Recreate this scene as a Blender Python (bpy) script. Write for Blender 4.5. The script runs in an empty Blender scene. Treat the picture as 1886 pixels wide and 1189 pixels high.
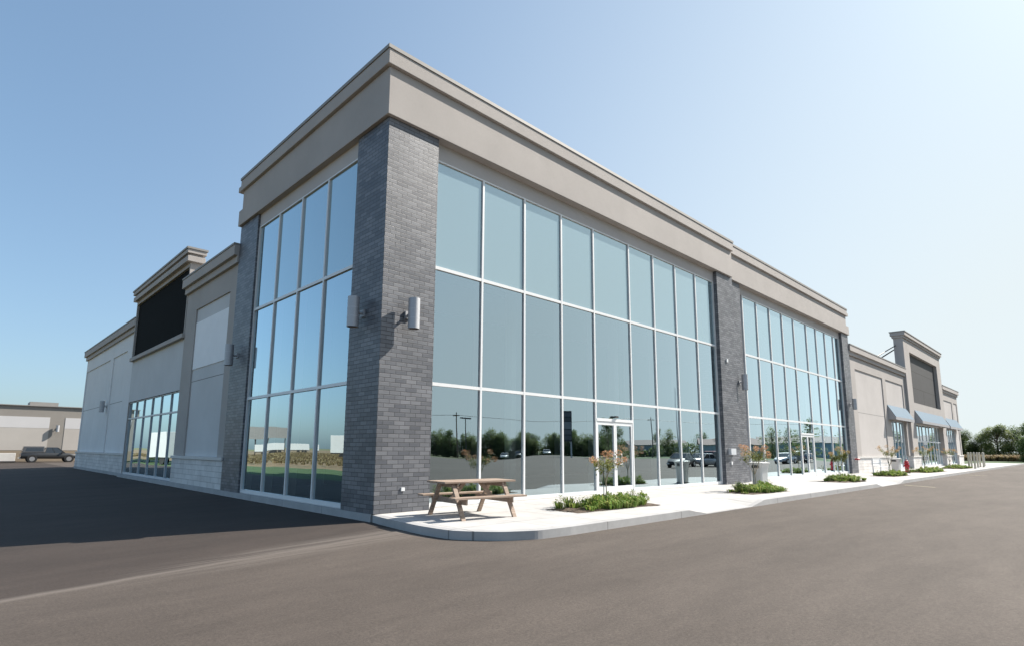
import bpy, bmesh, math, random
from mathutils import Vector, Matrix
R = math.radians
sc = bpy.context.scene
C = sc.collection

# ---------------------------------------------------------------- camera, sky, sun, exposure
cam_d = bpy.data.cameras.new("camera"); cam = bpy.data.objects.new("camera", cam_d); C.objects.link(cam)
cam_d.sensor_width = 36.0; cam_d.lens = 36.0 * 1046.357 / 1886.0; cam_d.shift_y = 0.03846
cam_d.clip_start = 0.05; cam_d.clip_end = 6000
rt = Vector((0.71393841, -0.70018463, 0.00578183)); dn = Vector((0.10988203, 0.10387783, -0.98850156)); fw = Vector((0.691533, 0.70636455, 0.15110008))
m = Matrix((rt, -dn, -fw)).transposed().to_4x4(); m.translation = Vector((-6.92395, -11.47271, 1.45)); cam.matrix_world = m
sc.camera = cam
SUN_EL, SUN_A = R(41.0), R(20.5)          # sun stands along +X, a little towards -Y
w = bpy.data.worlds.new("World"); sc.world = w; w.use_nodes = True
nt = w.node_tree; bg = nt.nodes["Background"]
sky = nt.nodes.new("ShaderNodeTexSky"); sky.sky_type = 'NISHITA'; sky.sun_disc = False
sky.sun_elevation = SUN_EL; sky.sun_rotation = R(90) + SUN_A; sky.altitude = 50
sky.air_density = 1.0; sky.dust_density = 1.7; sky.ozone_density = 2.0
gm = nt.nodes.new("ShaderNodeGamma"); gm.inputs[1].default_value = 0.62
tn = nt.nodes.new("ShaderNodeMix"); tn.data_type = 'RGBA'; tn.blend_type = 'MULTIPLY'; tn.inputs[0].default_value = 1; tn.inputs[7].default_value = (1.15, 1.42, 1.60, 1)
nt.links.new(sky.outputs[0], gm.inputs[0]); nt.links.new(gm.outputs[0], tn.inputs[6]); 
# pale haze low in the sky on the sun's side (world directions)
def mth(op, a=None, b=None, c=None):
    n = nt.nodes.new("ShaderNodeMath"); n.operation = op
    for i, v in enumerate((a, b, c)):
        if v is None: continue
        if isinstance(v, (int, float)): n.inputs[i].default_value = v
        else: nt.links.new(v, n.inputs[i])
    return n.outputs[0]
wtc = nt.nodes.new("ShaderNodeTexCoord"); wsp = nt.nodes.new("ShaderNodeSeparateXYZ"); nt.links.new(wtc.outputs["Generated"], wsp.inputs[0])
dx = mth('MULTIPLY', wsp.outputs[0], math.cos(SUN_A)); dxy = mth('MULTIPLY_ADD', wsp.outputs[1], -math.sin(SUN_A), dx)
side = mth('POWER', mth('MAXIMUM', mth('MULTIPLY_ADD', dxy, 0.7407, 0.2593), 0.0), 1.9); low = mth('POWER', mth('MAXIMUM', mth('SUBTRACT', 1.0, mth('ABSOLUTE', wsp.outputs[2])), 0.0), 0.6)
hz = mth('MULTIPLY', mth('MULTIPLY', side, low), 1.25); hzc = mth('MINIMUM', hz, 0.92)
hm = nt.nodes.new("ShaderNodeMix"); hm.data_type = 'RGBA'; hm.inputs[7].default_value = (4.1, 4.5, 4.6, 1)
nt.links.new(hzc, hm.inputs[0]); nt.links.new(tn.outputs[2], hm.inputs[6]); nt.links.new(hm.outputs[2], bg.inputs[0]); bg.inputs[1].default_value = 0.10
sl = bpy.data.lights.new("sun", 'SUN'); sl.energy = 4.6; sl.angle = R(0.5); sl.color = (1.0, 0.93, 0.84)
so = bpy.data.objects.new("sun", sl); C.objects.link(so); so.location = (60, -10, 60)
so.rotation_euler = Vector((math.cos(SUN_EL) * math.cos(SUN_A), -math.cos(SUN_EL) * math.sin(SUN_A), math.sin(SUN_EL))).to_track_quat('Z', 'Y').to_euler()
sc.view_settings.view_transform = 'Standard'; sc.view_settings.look = 'None'
sc.view_settings.exposure = 1.0; sc.view_settings.gamma = 1.0
sc.render.engine = 'CYCLES'
sc.cycles.max_bounces = 8; sc.cycles.transparent_max_bounces = 12; sc.cycles.glossy_bounces = 4
sc.cycles.caustics_reflective = False; sc.cycles.caustics_refractive = False

# ---------------------------------------------------------------- helpers
def tag(o, label=None, cat=None, group=None, kind=None):
    if label: o['label'] = label
    if cat: o['category'] = cat
    if group: o['group'] = group
    if kind: o['kind'] = kind
    return o
def empty(name, loc=(0, 0, 0), rz=0):
    o = bpy.data.objects.new(name, None); C.objects.link(o); o.location = loc; o.rotation_euler = (0, 0, rz); o.empty_display_size = 0.3
    return o
class MB:
    def __init__(s): s.v = []; s.f = []; s.smooth = []
    def add(s, vs, fs, smooth=False):
        n = len(s.v); s.v += [tuple(p) for p in vs]
        for f in fs: s.f.append([i + n for i in f]); s.smooth.append(smooth)
        return s
    def box(s, x0, x1, y0, y1, z0, z1):
        if x0 > x1: x0, x1 = x1, x0
        if y0 > y1: y0, y1 = y1, y0
        vs = [(x0, y0, z0), (x1, y0, z0), (x1, y1, z0), (x0, y1, z0), (x0, y0, z1), (x1, y0, z1), (x1, y1, z1), (x0, y1, z1)]
        return s.add(vs, [(0, 3, 2, 1), (4, 5, 6, 7), (0, 1, 5, 4), (1, 2, 6, 5), (2, 3, 7, 6), (3, 0, 4, 7)])
    def prism(s, pts, z0, z1):          # polygon in xy, counter-clockwise
        n = len(pts); vs = [(p[0], p[1], z0) for p in pts] + [(p[0], p[1], z1) for p in pts]
        fs = [tuple(range(n - 1, -1, -1)), tuple(range(n, 2 * n))] + [(i, (i + 1) % n, n + (i + 1) % n, n + i) for i in range(n)]
        return s.add(vs, fs)
    def beam(s, a, b, w_, h_, up=(0, 0, 1)):
        a = Vector(a); b = Vector(b); d = (b - a).normalized(); u = Vector(up)
        x = d.cross(u); x = x.normalized() if x.length > 1e-4 else Vector((1, 0, 0)); u = x.cross(d).normalized()
        vs = []
        for p in (a, b):
            for i, j in ((-1, -1), (1, -1), (1, 1), (-1, 1)): vs.append(p + x * i * w_ / 2 + u * j * h_ / 2)
        return s.add(vs, [(0, 1, 2, 3), (7, 6, 5, 4), (0, 4, 5, 1), (1, 5, 6, 2), (2, 6, 7, 3), (3, 7, 4, 0)])
    def tube(s, pts, rad, n=8, caps=True, smooth=True):
        pts = [Vector(p) for p in pts]
        if not isinstance(rad, (list, tuple)): rad = [rad] * len(pts)
        vs = []; k = len(pts)
        for i, p in enumerate(pts):
            d = (pts[min(i + 1, k - 1)] - pts[max(i - 1, 0)]).normalized()
            a = Vector((0, 0, 1)) if abs(d.z) < .9 else Vector((1, 0, 0))
            x = d.cross(a).normalized(); y = x.cross(d).normalized()
            for j in range(n):
                t = 2 * math.pi * j / n; vs.append(p + (x * math.cos(t) + y * math.sin(t)) * rad[i])
        fs = [(i * n + j, i * n + (j + 1) % n, (i + 1) * n + (j + 1) % n, (i + 1) * n + j) for i in range(k - 1) for j in range(n)]
        s.add(vs, fs, smooth)
        if caps: s.add(vs[:n], [tuple(range(n))]); s.add(vs[-n:], [tuple(range(n - 1, -1, -1))])
        return s
    def lathe(s, prof, cx=0, cy=0, n=20, smooth=True):
        vs = [(cx + r * math.cos(2 * math.pi * j / n), cy + r * math.sin(2 * math.pi * j / n), z) for r, z in prof for j in range(n)]
        fs = [(i * n + j, i * n + (j + 1) % n, (i + 1) * n + (j + 1) % n, (i + 1) * n + j) for i in range(len(prof) - 1) for j in range(n)]
        return s.add(vs, fs, smooth)
    def mesh(s, name, mats, fix=True):
        me = bpy.data.meshes.new(name); me.from_pydata(s.v, [], s.f)
        for q in (mats if isinstance(mats, list) else [mats]): me.materials.append(q)
        me.polygons.foreach_set("use_smooth", s.smooth)
        if fix:
            b = bmesh.new(); b.from_mesh(me); bmesh.ops.recalc_face_normals(b, faces=b.faces); b.to_mesh(me); b.free()
        me.update(); return me
    def build(s, name, mats, parent=None, bevel=0, fix=True):
        o = bpy.data.objects.new(name, s.mesh(name, mats, fix)); C.objects.link(o)
        if parent: o.parent = parent
        if bevel:
            b = o.modifiers.new("bevel", 'BEVEL'); b.width = bevel; b.segments = 2; b.limit_method = 'ANGLE'
        return o
def copy_tree(o, parent=None):
    c = o.copy(); C.objects.link(c)
    if parent: c.parent = parent
    for ch in KIDS.get(o, []): copy_tree(ch, c)
    return c
KIDS = {}
def index_kids():
    KIDS.clear()
    for o in bpy.data.objects:
        if o.parent: KIDS.setdefault(o.parent, []).append(o)

# ---------------------------------------------------------------- materials
def N(nt, t, **kw):
    n = nt.nodes.new(t)
    for k, v in kw.items():
        if k in n.inputs.keys(): n.inputs[k].default_value = v
        else: setattr(n, k, v)
    return n
def base(name, col, rough=.7, metal=0, spec=.5):
    m_ = bpy.data.materials.new(name); m_.use_nodes = True
    b = m_.node_tree.nodes["Principled BSDF"]; b.inputs["Base Color"].default_value = (*col, 1); b.inputs["Roughness"].default_value = rough
    b.inputs["Metallic"].default_value = metal; b.inputs["Specular IOR Level"].default_value = spec
    return m_, m_.node_tree, b
def noisy(name, col, rough=.8, var=.1, scale=2.0, bump=0.0, bscale=60, metal=0, spec=.5, fine=None, detail=4, col2=None):
    m_, t, b = base(name, col, rough, metal, spec)
    tc = N(t, "ShaderNodeTexCoord"); n = N(t, "ShaderNodeTexNoise", Scale=scale, Detail=detail, Roughness=.6)
    t.links.new(tc.outputs["Object"], n.inputs["Vector"])
    r = N(t, "ShaderNodeValToRGB"); c2 = col2 or [min(1, c * (1 + var)) for c in col]; c1 = [c * (1 - var) for c in col]
    r.color_ramp.elements[0].position = .3; r.color_ramp.elements[1].position = .7
    r.color_ramp.elements[0].color = (*c1, 1); r.color_ramp.elements[1].color = (*c2, 1)
    t.links.new(n.outputs["Fac"], r.inputs["Fac"]); out = r.outputs[0]
    if fine:
        n2 = N(t, "ShaderNodeTexNoise", Scale=fine[0], Detail=3, Roughness=.7); t.links.new(tc.outputs["Object"], n2.inputs["Vector"])
        mr = N(t, "ShaderNodeMapRange"); mr.inputs[1].default_value = .25; mr.inputs[2].default_value = .75; mr.inputs[3].default_value = 1 - fine[1]; mr.inputs[4].default_value = 1 + fine[1]
        t.links.new(n2.outputs["Fac"], mr.inputs[0])
        mx = N(t, "ShaderNodeMix", data_type='RGBA', blend_type='MULTIPLY'); mx.inputs[0].default_value = 1
        t.links.new(out, mx.inputs[6]); t.links.new(mr.outputs[0], mx.inputs[7]); out = mx.outputs[2]
    t.links.new(out, b.inputs["Base Color"])
    if bump:
        nb = N(t, "ShaderNodeTexNoise", Scale=bscale, Detail=4, Roughness=.6); t.links.new(tc.outputs["Object"], nb.inputs["Vector"])
        bp = N(t, "ShaderNodeBump", Strength=bump, Distance=.02); t.links.new(nb.outputs["Fac"], bp.inputs["Height"]); t.links.new(bp.outputs[0], b.inputs["Normal"])
    return m_
def wallvec(t):                                     # (x+y, z) so that courses run round the corners
    tc = N(t, "ShaderNodeTexCoord"); s = N(t, "ShaderNodeSeparateXYZ"); a = N(t, "ShaderNodeMath", operation='SUBTRACT'); c = N(t, "ShaderNodeCombineXYZ")
    t.links.new(tc.outputs["Object"], s.inputs[0]); t.links.new(s.outputs[0], a.inputs[0]); t.links.new(s.outputs[1], a.inputs[1])
    t.links.new(a.outputs[0], c.inputs[0]); t.links.new(s.outputs[2], c.inputs[1]); return tc, c
def brickmat(name, c1, c2, mortar, bw, bh, ms, rough, bias=0.0, bump=.5, spec=.5, offset=.5):
    m_, t, b = base(name, c1, rough, 0, spec); tc, v = wallvec(t)
    br = N(t, "ShaderNodeTexBrick"); br.offset = offset
    for k, val in (("Scale", 1.0), ("Brick Width", bw), ("Row Height", bh), ("Mortar Size", ms), ("Mortar Smooth", .2), ("Bias", bias)): br.inputs[k].default_value = val
    br.inputs["Color1"].default_value = (*c1, 1); br.inputs["Color2"].default_value = (*c2, 1); br.inputs["Mortar"].default_value = (*mortar, 1)
    t.links.new(v.outputs[0], br.inputs["Vector"])
    n = N(t, "ShaderNodeTexNoise", Scale=.9, Detail=5, Roughness=.65); t.links.new(tc.outputs["Object"], n.inputs["Vector"])
    mr = N(t, "ShaderNodeMapRange"); mr.inputs[1].default_value = .3; mr.inputs[2].default_value = .7; mr.inputs[3].default_value = .82; mr.inputs[4].default_value = 1.15
    t.links.new(n.outputs["Fac"], mr.inputs[0])
    mx = N(t, "ShaderNodeMix", data_type='RGBA', blend_type='MULTIPLY'); mx.inputs[0].default_value = 1
    t.links.new(br.outputs["Color"], mx.inputs[6]); t.links.new(mr.outputs[0], mx.inputs[7]); t.links.new(mx.outputs[2], b.inputs["Base Color"])
    n3 = N(t, "ShaderNodeTexNoise", Scale=45, Detail=3); t.links.new(tc.outputs["Object"], n3.inputs["Vector"])
    ad = N(t, "ShaderNodeMath", operation='MULTIPLY_ADD'); ad.inputs[1].default_value = -1.0
    sm = N(t, "ShaderNodeMath", operation='MULTIPLY'); sm.inputs[1].default_value = .35
    t.links.new(br.outputs["Fac"], ad.inputs[0]); t.links.new(n3.outputs["Fac"], sm.inputs[0]); t.links.new(sm.outputs[0], ad.inputs[2])
    bp = N(t, "ShaderNodeBump", Strength=bump, Distance=.012); t.links.new(ad.outputs[0], bp.inputs["Height"]); t.links.new(bp.outputs[0], b.inputs["Normal"])
    return m_
M = {}
M['eifs'] = noisy('stucco', (.415, .385, .362), .9, .07, .5, .2, 140, fine=(25, .03))
M['eifs_light'] = noisy('light stucco panel', (.50, .47, .45), .9, .06, .5, .15, 140, fine=(25, .03))
M['eifs_shade_lift'] = noisy('light stucco lifted for shade', (.60, .60, .60), .9, .05, .5, .15, 140, fine=(25, .03))  # light stucco copy for the shaded wing, its missing brightness put into the colour
M['eifs_pale_lift'] = noisy('paler stucco lifted for shade', (.74, .74, .74), .9, .05, .5, .15, 140, fine=(25, .03))  # paler paint; the far wing's haze and bounced light are put into this colour
M['white_panel'] = noisy('blank white sign panel', (.86, .86, .87), .6, .03, 1.5)
M['brick'] = brickmat('grey brick', (.095, .101, .116), (.185, .19, .205), (.035, .036, .04), .30, .10, .0065, .42, 0.0, .8)
M['stone'] = brickmat('split stone base', (.62, .60, .58), (.70, .68, .66), (.36, .35, .34), .8, .2, .008, .85, 0.0, .6, .3)
M['cap'] = noisy('cast stone cap', (.62, .6, .57), .8, .05, 3)
M['coping'] = noisy('metal coping', (.27, .26, .245), .6, .06, 1.2)
M['frame'] = noisy('white window frame', (.78, .79, .79), .35, .02, 2)
M['framegrey'] = noisy('grey window frame', (.58, .60, .62), .4, .03, 2)
M['black'] = noisy('black sign backing', (.006, .007, .007), .9, .1, 2, spec=.1)
M['charcoal'] = noisy('charcoal sign backing', (.035, .035, .038), .7, .12, 1.2)
M['line'] = noisy('panel joint', (.02, .02, .02), .8, .1, 2)
M['shadowgap'] = noisy('reveal joint', (.2, .19, .18), .9, .05, 2)
M['roof'] = noisy('roof gravel', (.22, .21, .2), .95, .1, 3)
M['alu'] = noisy('brushed aluminium lamp', (.42, .43, .45), .5, .05, 30, metal=.35)
M['dark'] = noisy('dark metal', (.03, .03, .032), .5, .1, 5)
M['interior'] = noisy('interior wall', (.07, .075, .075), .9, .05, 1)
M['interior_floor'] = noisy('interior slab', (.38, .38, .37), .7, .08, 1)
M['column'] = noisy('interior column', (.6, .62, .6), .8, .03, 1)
M['canvas'] = noisy('pale blue awning canvas', (.075, .145, .21), .75, .05, 1.5, .08, 200)
M['valance'] = noisy('grey awning edge', (.36, .36, .37), .7, .05, 2)
M['binw'] = noisy('pale grey bin plastic', (.56, .56, .54), .5, .04, 2)
M['red'] = noisy('red hydrant paint', (.42, .02, .03), .35, .08, 8)
M['post'] = noisy('cream bollard paint', (.58, .54, .44), .6, .06, 4)
M['soil'] = noisy('planter soil', (.09, .065, .045), .95, .35, 14, .8, 40)
M['stake'] = noisy('green plant stake', (.02, .06, .045), .5, .1, 3)
M['bark'] = noisy('bark', (.15, .11, .08), .9, .2, 12, .5, 30)
M['stem'] = noisy('pale stem', (.34, .29, .22), .8, .15, 12)
M['tyre'] = noisy('tyre', (.018, .018, .018), .85, .1, 9)
M['rim'] = noisy('wheel rim', (.55, .55, .56), .3, .05, 9, metal=.7)
M['carglass'], _, _b = base('tinted car glass', (.02, .025, .03), .06, 0, .9)
M['chrome'] = noisy('bumper', (.5, .5, .5), .25, .03, 9, metal=.8)
M['lampred'] = noisy('red tail lamp', (.3, .01, .01), .2, .1, 9)
M['lampclear'] = noisy('clear headlamp', (.7, .7, .68), .1, .05, 9)
M['farwall'] = noisy('far stucco', (.27, .25, .225), .9, .05, .5)
M['farwhite'] = noisy('far pale panel', (.56, .55, .55), .9, .03, .5)
M['farbeige'] = noisy('far beige panel', (.45, .42, .385), .9, .04, .5)
M['farbase'] = noisy('far brown base', (.26, .21, .155), .9, .06, .8)
def carpaint(name, col):
    m_, t, b = base(name, col, .4, .1); b.inputs["Coat Weight"].default_value = .35; b.inputs["Coat Roughness"].default_value = .08; return m_
def wood():
    m_, t, b = base('weathered wood', (.4, .27, .18), .75); tc = N(t, "ShaderNodeTexCoord"); mp = N(t, "ShaderNodeMapping"); mp.inputs["Scale"].default_value = (1.2, 22, 22)
    n = N(t, "ShaderNodeTexNoise", Scale=2.2, Detail=6, Roughness=.65); t.links.new(tc.outputs["Object"], mp.inputs[0]); t.links.new(mp.outputs[0], n.inputs["Vector"])
    r = N(t, "ShaderNodeValToRGB"); r.color_ramp.elements[0].position = .3; r.color_ramp.elements[1].position = .72
    r.color_ramp.elements[0].color = (.19, .13, .092, 1); r.color_ramp.elements[1].color = (.43, .335, .265, 1)
    t.links.new(n.outputs["Fac"], r.inputs[0]); t.links.new(r.outputs[0], b.inputs["Base Color"])
    bp = N(t, "ShaderNodeBump", Strength=.3, Distance=.004); t.links.new(n.outputs["Fac"], bp.inputs["Height"]); t.links.new(bp.outputs[0], b.inputs["Normal"]); return m_
M['wood'] = wood()
def glassmat(name, tint, base_refl, k, wav=.012, wscale=.35, dirt=None):
    m_ = bpy.data.materials.new(name); m_.use_nodes = True; t = m_.node_tree; t.nodes.clear()
    out = N(t, "ShaderNodeOutputMaterial"); mx = N(t, "ShaderNodeMixShader"); tr = N(t, "ShaderNodeBsdfTransparent"); gl = N(t, "ShaderNodeBsdfGlossy")
    if dirt:
        tr2 = N(t, "ShaderNodeBsdfDiffuse"); tr2.inputs[0].default_value = (*dirt, 1)
        t.links.new(tr2.outputs[0], mx.inputs[1])
    else:
        tr.inputs[0].default_value = (*tint, 1); t.links.new(tr.outputs[0], mx.inputs[1])
    gl.inputs["Roughness"].default_value = .0; gl.inputs["Color"].default_value = (.77, .93, 1.0, 1)
    fr = N(t, "ShaderNodeFresnel", IOR=1.6); ma = N(t, "ShaderNodeMath", operation='MULTIPLY_ADD'); ma.inputs[1].default_value = k; ma.inputs[2].default_value = base_refl; ma.use_clamp = True
    t.links.new(fr.outputs[0], ma.inputs[0]); t.links.new(ma.outputs[0], mx.inputs[0]); t.links.new(gl.outputs[0], mx.inputs[2])
    tc = N(t, "ShaderNodeTexCoord"); n = N(t, "ShaderNodeTexNoise", Scale=wscale, Detail=1); bp = N(t, "ShaderNodeBump", Strength=wav, Distance=1.0)
    t.links.new(tc.outputs["Object"], n.inputs["Vector"]); t.links.new(n.outputs["Fac"], bp.inputs["Height"]); t.links.new(bp.outputs[0], gl.inputs["Normal"])
    t.links.new(mx.outputs[0], out.inputs[0]); return m_
M['glass'] = glassmat('storefront glass', (.90, .97, .95), .31, 2.8)
M['spandrel'] = glassmat('spandrel glass', (0, 0, 0), .16, 2.6, dirt=(.23, .31, .33))
def foliage(name, c1, c2, c3=None, trans=.25):
    m_, t, b = base(name, c1, .6, 0, .3); g = N(t, "ShaderNodeNewGeometry"); r = N(t, "ShaderNodeValToRGB")
    r.color_ramp.elements[0].color = (*c1, 1); r.color_ramp.elements[1].color = (*c2, 1)
    if c3: e = r.color_ramp.elements.new(.55); e.color = (*c3, 1)
    t.links.new(g.outputs["Random Per Island"], r.inputs[0]); t.links.new(r.outputs[0], b.inputs["Base Color"])
    tr = N(t, "ShaderNodeBsdfTranslucent"); t.links.new(r.outputs[0], tr.inputs[0]); mx = N(t, "ShaderNodeMixShader"); mx.inputs[0].default_value = trans
    t.links.new(b.outputs[0], mx.inputs[1]); t.links.new(tr.outputs[0], mx.inputs[2]); t.links.new(mx.outputs[0], t.nodes["Material Output"].inputs[0]); return m_
M['leafdark'] = foliage('tree leaves', (.09, .14, .05), (.20, .26, .09), trans=.5)
M['leafmid'] = foliage('mid tree leaves', (.14, .18, .06), (.27, .31, .11), trans=.5)
M['leafblue'] = foliage('dark conifer leaves', (.03, .055, .03), (.065, .10, .05), trans=.3)
M['bedgreen'] = foliage('bed leaves', (.12, .21, .035), (.42, .42, .14), (.21, .32, .07), .4)
M['shrubleaf'] = foliage('shrub leaves', (.12, .17, .03), (.32, .28, .07), (.2, .23, .05))
M['bloom'] = foliage('faded blossom', (.54, .27, .15), (.70, .46, .28), (.62, .36, .2))
M['bloomy'] = foliage('yellowing blossom', (.50, .26, .08), (.62, .46, .20), (.58, .36, .14))
M['weeds'] = foliage('dry weeds', (.22, .15, .09), (.34, .27, .15), (.26, .21, .10), .4)

def asphalt():
    m_, t, b = base('asphalt', (.1, .095, .09), .88, 0, .35); tc = N(t, "ShaderNodeTexCoord"); L = t.links
    big = N(t, "ShaderNodeTexNoise", Scale=.16, Detail=9, Roughness=.68); mp = N(t, "ShaderNodeMapping"); mp.inputs["Rotation"].default_value = (0, 0, R(12)); mp.inputs["Scale"].default_value = (.45, 1.5, 1)
    L.new(tc.outputs["Object"], mp.inputs[0]); L.new(mp.outputs[0], big.inputs["Vector"])
    r = N(t, "ShaderNodeValToRGB"); r.color_ramp.elements[0].position = .32; r.color_ramp.elements[1].position = .7
    r.color_ramp.elements[0].color = (.068, .055, .046, 1); r.color_ramp.elements[1].color = (.102, .084, .071, 1); L.new(big.outputs["Fac"], r.inputs[0])
    # fine aggregate
    ag = N(t, "ShaderNodeTexNoise", Scale=38, Detail=6, Roughness=.85); L.new(tc.outputs["Object"], ag.inputs["Vector"])
    mr = N(t, "ShaderNodeMapRange"); mr.inputs[1].default_value = .3; mr.inputs[2].default_value = .72; mr.inputs[3].default_value = .55; mr.inputs[4].default_value = 1.5; L.new(ag.outputs["Fac"], mr.inputs[0])
    mx = N(t, "ShaderNodeMix", data_type='RGBA', blend_type='MULTIPLY'); mx.inputs[0].default_value = 1; L.new(r.outputs[0], mx.inputs[6]); L.new(mr.outputs[0], mx.inputs[7])
    md = N(t, "ShaderNodeTexNoise", Scale=1.1, Detail=8, Roughness=.75); L.new(mp.outputs[0], md.inputs["Vector"])
    mdr = N(t, "ShaderNodeMapRange"); mdr.inputs[1].default_value = .3; mdr.inputs[2].default_value = .7; mdr.inputs[3].default_value = .82; mdr.inputs[4].default_value = 1.16; L.new(md.outputs["Fac"], mdr.inputs[0])
    mxb = N(t, "ShaderNodeMix", data_type='RGBA', blend_type='MULTIPLY'); mxb.inputs[0].default_value = 1; L.new(mx.outputs[2], mxb.inputs[6]); L.new(mdr.outputs[0], mxb.inputs[7]); mx = mxb
    # pale grit speckles
    vo = N(t, "ShaderNodeTexVoronoi", Scale=26); L.new(tc.outputs["Object"], vo.inputs["Vector"])
    gt = N(t, "ShaderNodeMath", operation='LESS_THAN'); gt.inputs[1].default_value = .1; L.new(vo.outputs["Distance"], gt.inputs[0])
    pm = N(t, "ShaderNodeTexNoise", Scale=.7, Detail=4); L.new(tc.outputs["Object"], pm.inputs["Vector"]); g2 = N(t, "ShaderNodeMapRange"); g2.inputs[1].default_value = .52; g2.inputs[2].default_value = .7; L.new(pm.outputs["Fac"], g2.inputs[0])
    mu = N(t, "ShaderNodeMath", operation='MULTIPLY'); L.new(gt.outputs[0], mu.inputs[0]); L.new(g2.outputs[0], mu.inputs[1]); m2 = N(t, "ShaderNodeMath", operation='MULTIPLY'); m2.inputs[1].default_value = .5; L.new(mu.outputs[0], m2.inputs[0])
    mg = N(t, "ShaderNodeMix", data_type='RGBA'); L.new(m2.outputs[0], mg.inputs[0]); L.new(mx.outputs[2], mg.inputs[6]); mg.inputs[7].default_value = (.26, .24, .22, 1)
    # newer, darker mat beyond the joint
    sp = N(t, "ShaderNodeSeparateXYZ"); L.new(tc.outputs["Object"], sp.inputs[0])
    wob = N(t, "ShaderNodeTexNoise", Scale=1.3, Detail=5); L.new(tc.outputs["Object"], wob.inputs["Vector"]); ws = N(t, "ShaderNodeMath", operation='MULTIPLY'); ws.inputs[1].default_value = .16; L.new(wob.outputs["Fac"], ws.inputs[0])
    a1 = N(t, "ShaderNodeMath", operation='MULTIPLY_ADD'); a1.inputs[1].default_value = -.135; L.new(sp.outputs[0], a1.inputs[0]); L.new(sp.outputs[1], a1.inputs[2])
    a2 = N(t, "ShaderNodeMath", operation='ADD'); L.new(a1.outputs[0], a2.inputs[0]); L.new(ws.outputs[0], a2.inputs[1])
    dd = N(t, "ShaderNodeMath", operation='ADD'); dd.inputs[1].default_value = 1.50; L.new(a2.outputs[0], dd.inputs[0])
    ge = N(t, "ShaderNodeMapRange"); ge.inputs[1].default_value = -.01; ge.inputs[2].default_value = .03; L.new(dd.outputs[0], ge.inputs[0])
    xl = N(t, "ShaderNodeMath", operation='LESS_THAN'); xl.inputs[1].default_value = .2; L.new(sp.outputs[0], xl.inputs[0])
    nw = N(t, "ShaderNodeMath", operation='MULTIPLY'); L.new(ge.outputs[0], nw.inputs[0]); L.new(xl.outputs[0], nw.inputs[1]); nws = N(t, "ShaderNodeMath", operation='MULTIPLY'); nws.inputs[1].default_value = .8; L.new(nw.outputs[0], nws.inputs[0])
    dk = N(t, "ShaderNodeMix", data_type='RGBA', blend_type='MULTIPLY'); L.new(nws.outputs[0], dk.inputs[0]); L.new(mg.outputs[2], dk.inputs[6]); dk.inputs[7].default_value = (.44, .41, .41, 1)
    # dusty wheel streaks along the joint
    ab = N(t, "ShaderNodeMath", operation='ABSOLUTE'); L.new(dd.outputs[0], ab.inputs[0])
    st = N(t, "ShaderNodeMapRange"); st.inputs[1].default_value = .15; st.inputs[2].default_value = .02; L.new(ab.outputs[0], st.inputs[0])
    sn = N(t, "ShaderNodeTexNoise", Scale=3, Detail=6, Roughness=.7); m3 = N(t, "ShaderNodeMapping"); m3.inputs["Rotation"].default_value = (0, 0, R(-18)); m3.inputs["Scale"].default_value = (.16, 5.5, 1); L.new(tc.outputs["Object"], m3.inputs[0]); L.new(m3.outputs[0], sn.inputs["Vector"])
    s2 = N(t, "ShaderNodeMapRange"); s2.inputs[1].default_value = .42; s2.inputs[2].default_value = .56; L.new(sn.outputs["Fac"], s2.inputs[0])
    s3 = N(t, "ShaderNodeMapRange"); s3.inputs[1].default_value = .75; s3.inputs[2].default_value = .35; L.new(ab.outputs[0], s3.inputs[0])
    x4 = N(t, "ShaderNodeMapRange"); x4.inputs[1].default_value = -5.5; x4.inputs[2].default_value = -3.2; L.new(sp.outputs[0], x4.inputs[0])
    s4 = N(t, "ShaderNodeMath", operation='MULTIPLY'); L.new(s2.outputs[0], s4.inputs[0]); L.new(s3.outputs[0], s4.inputs[1]); s5 = N(t, "ShaderNodeMath", operation='MULTIPLY'); L.new(s4.outputs[0], s5.inputs[0]); L.new(x4.outputs[0], s5.inputs[1])
    s6 = N(t, "ShaderNodeMath", operation='MAXIMUM'); L.new(s5.outputs[0], s6.inputs[0]); L.new(st.outputs[0], s6.inputs[1]); s7 = N(t, "ShaderNodeMath", operation='MULTIPLY'); L.new(s6.outputs[0], s7.inputs[0]); L.new(xl.outputs[0], s7.inputs[1])
    s8 = N(t, "ShaderNodeMath", operation='MULTIPLY'); s8.inputs[1].default_value = .5; L.new(s7.outputs[0], s8.inputs[0])
    fx = N(t, "ShaderNodeMix", data_type='RGBA'); L.new(s8.outputs[0], fx.inputs[0]); L.new(dk.outputs[2], fx.inputs[6]); fx.inputs[7].default_value = (.19, .165, .145, 1)
    L.new(fx.outputs[2], b.inputs["Base Color"])
    bp = N(t, "ShaderNodeBump", Strength=.5, Distance=.012); L.new(ag.outputs["Fac"], bp.inputs["Height"]); L.new(bp.outputs[0], b.inputs["Normal"]); return m_
M['asphalt'] = asphalt()
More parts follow.
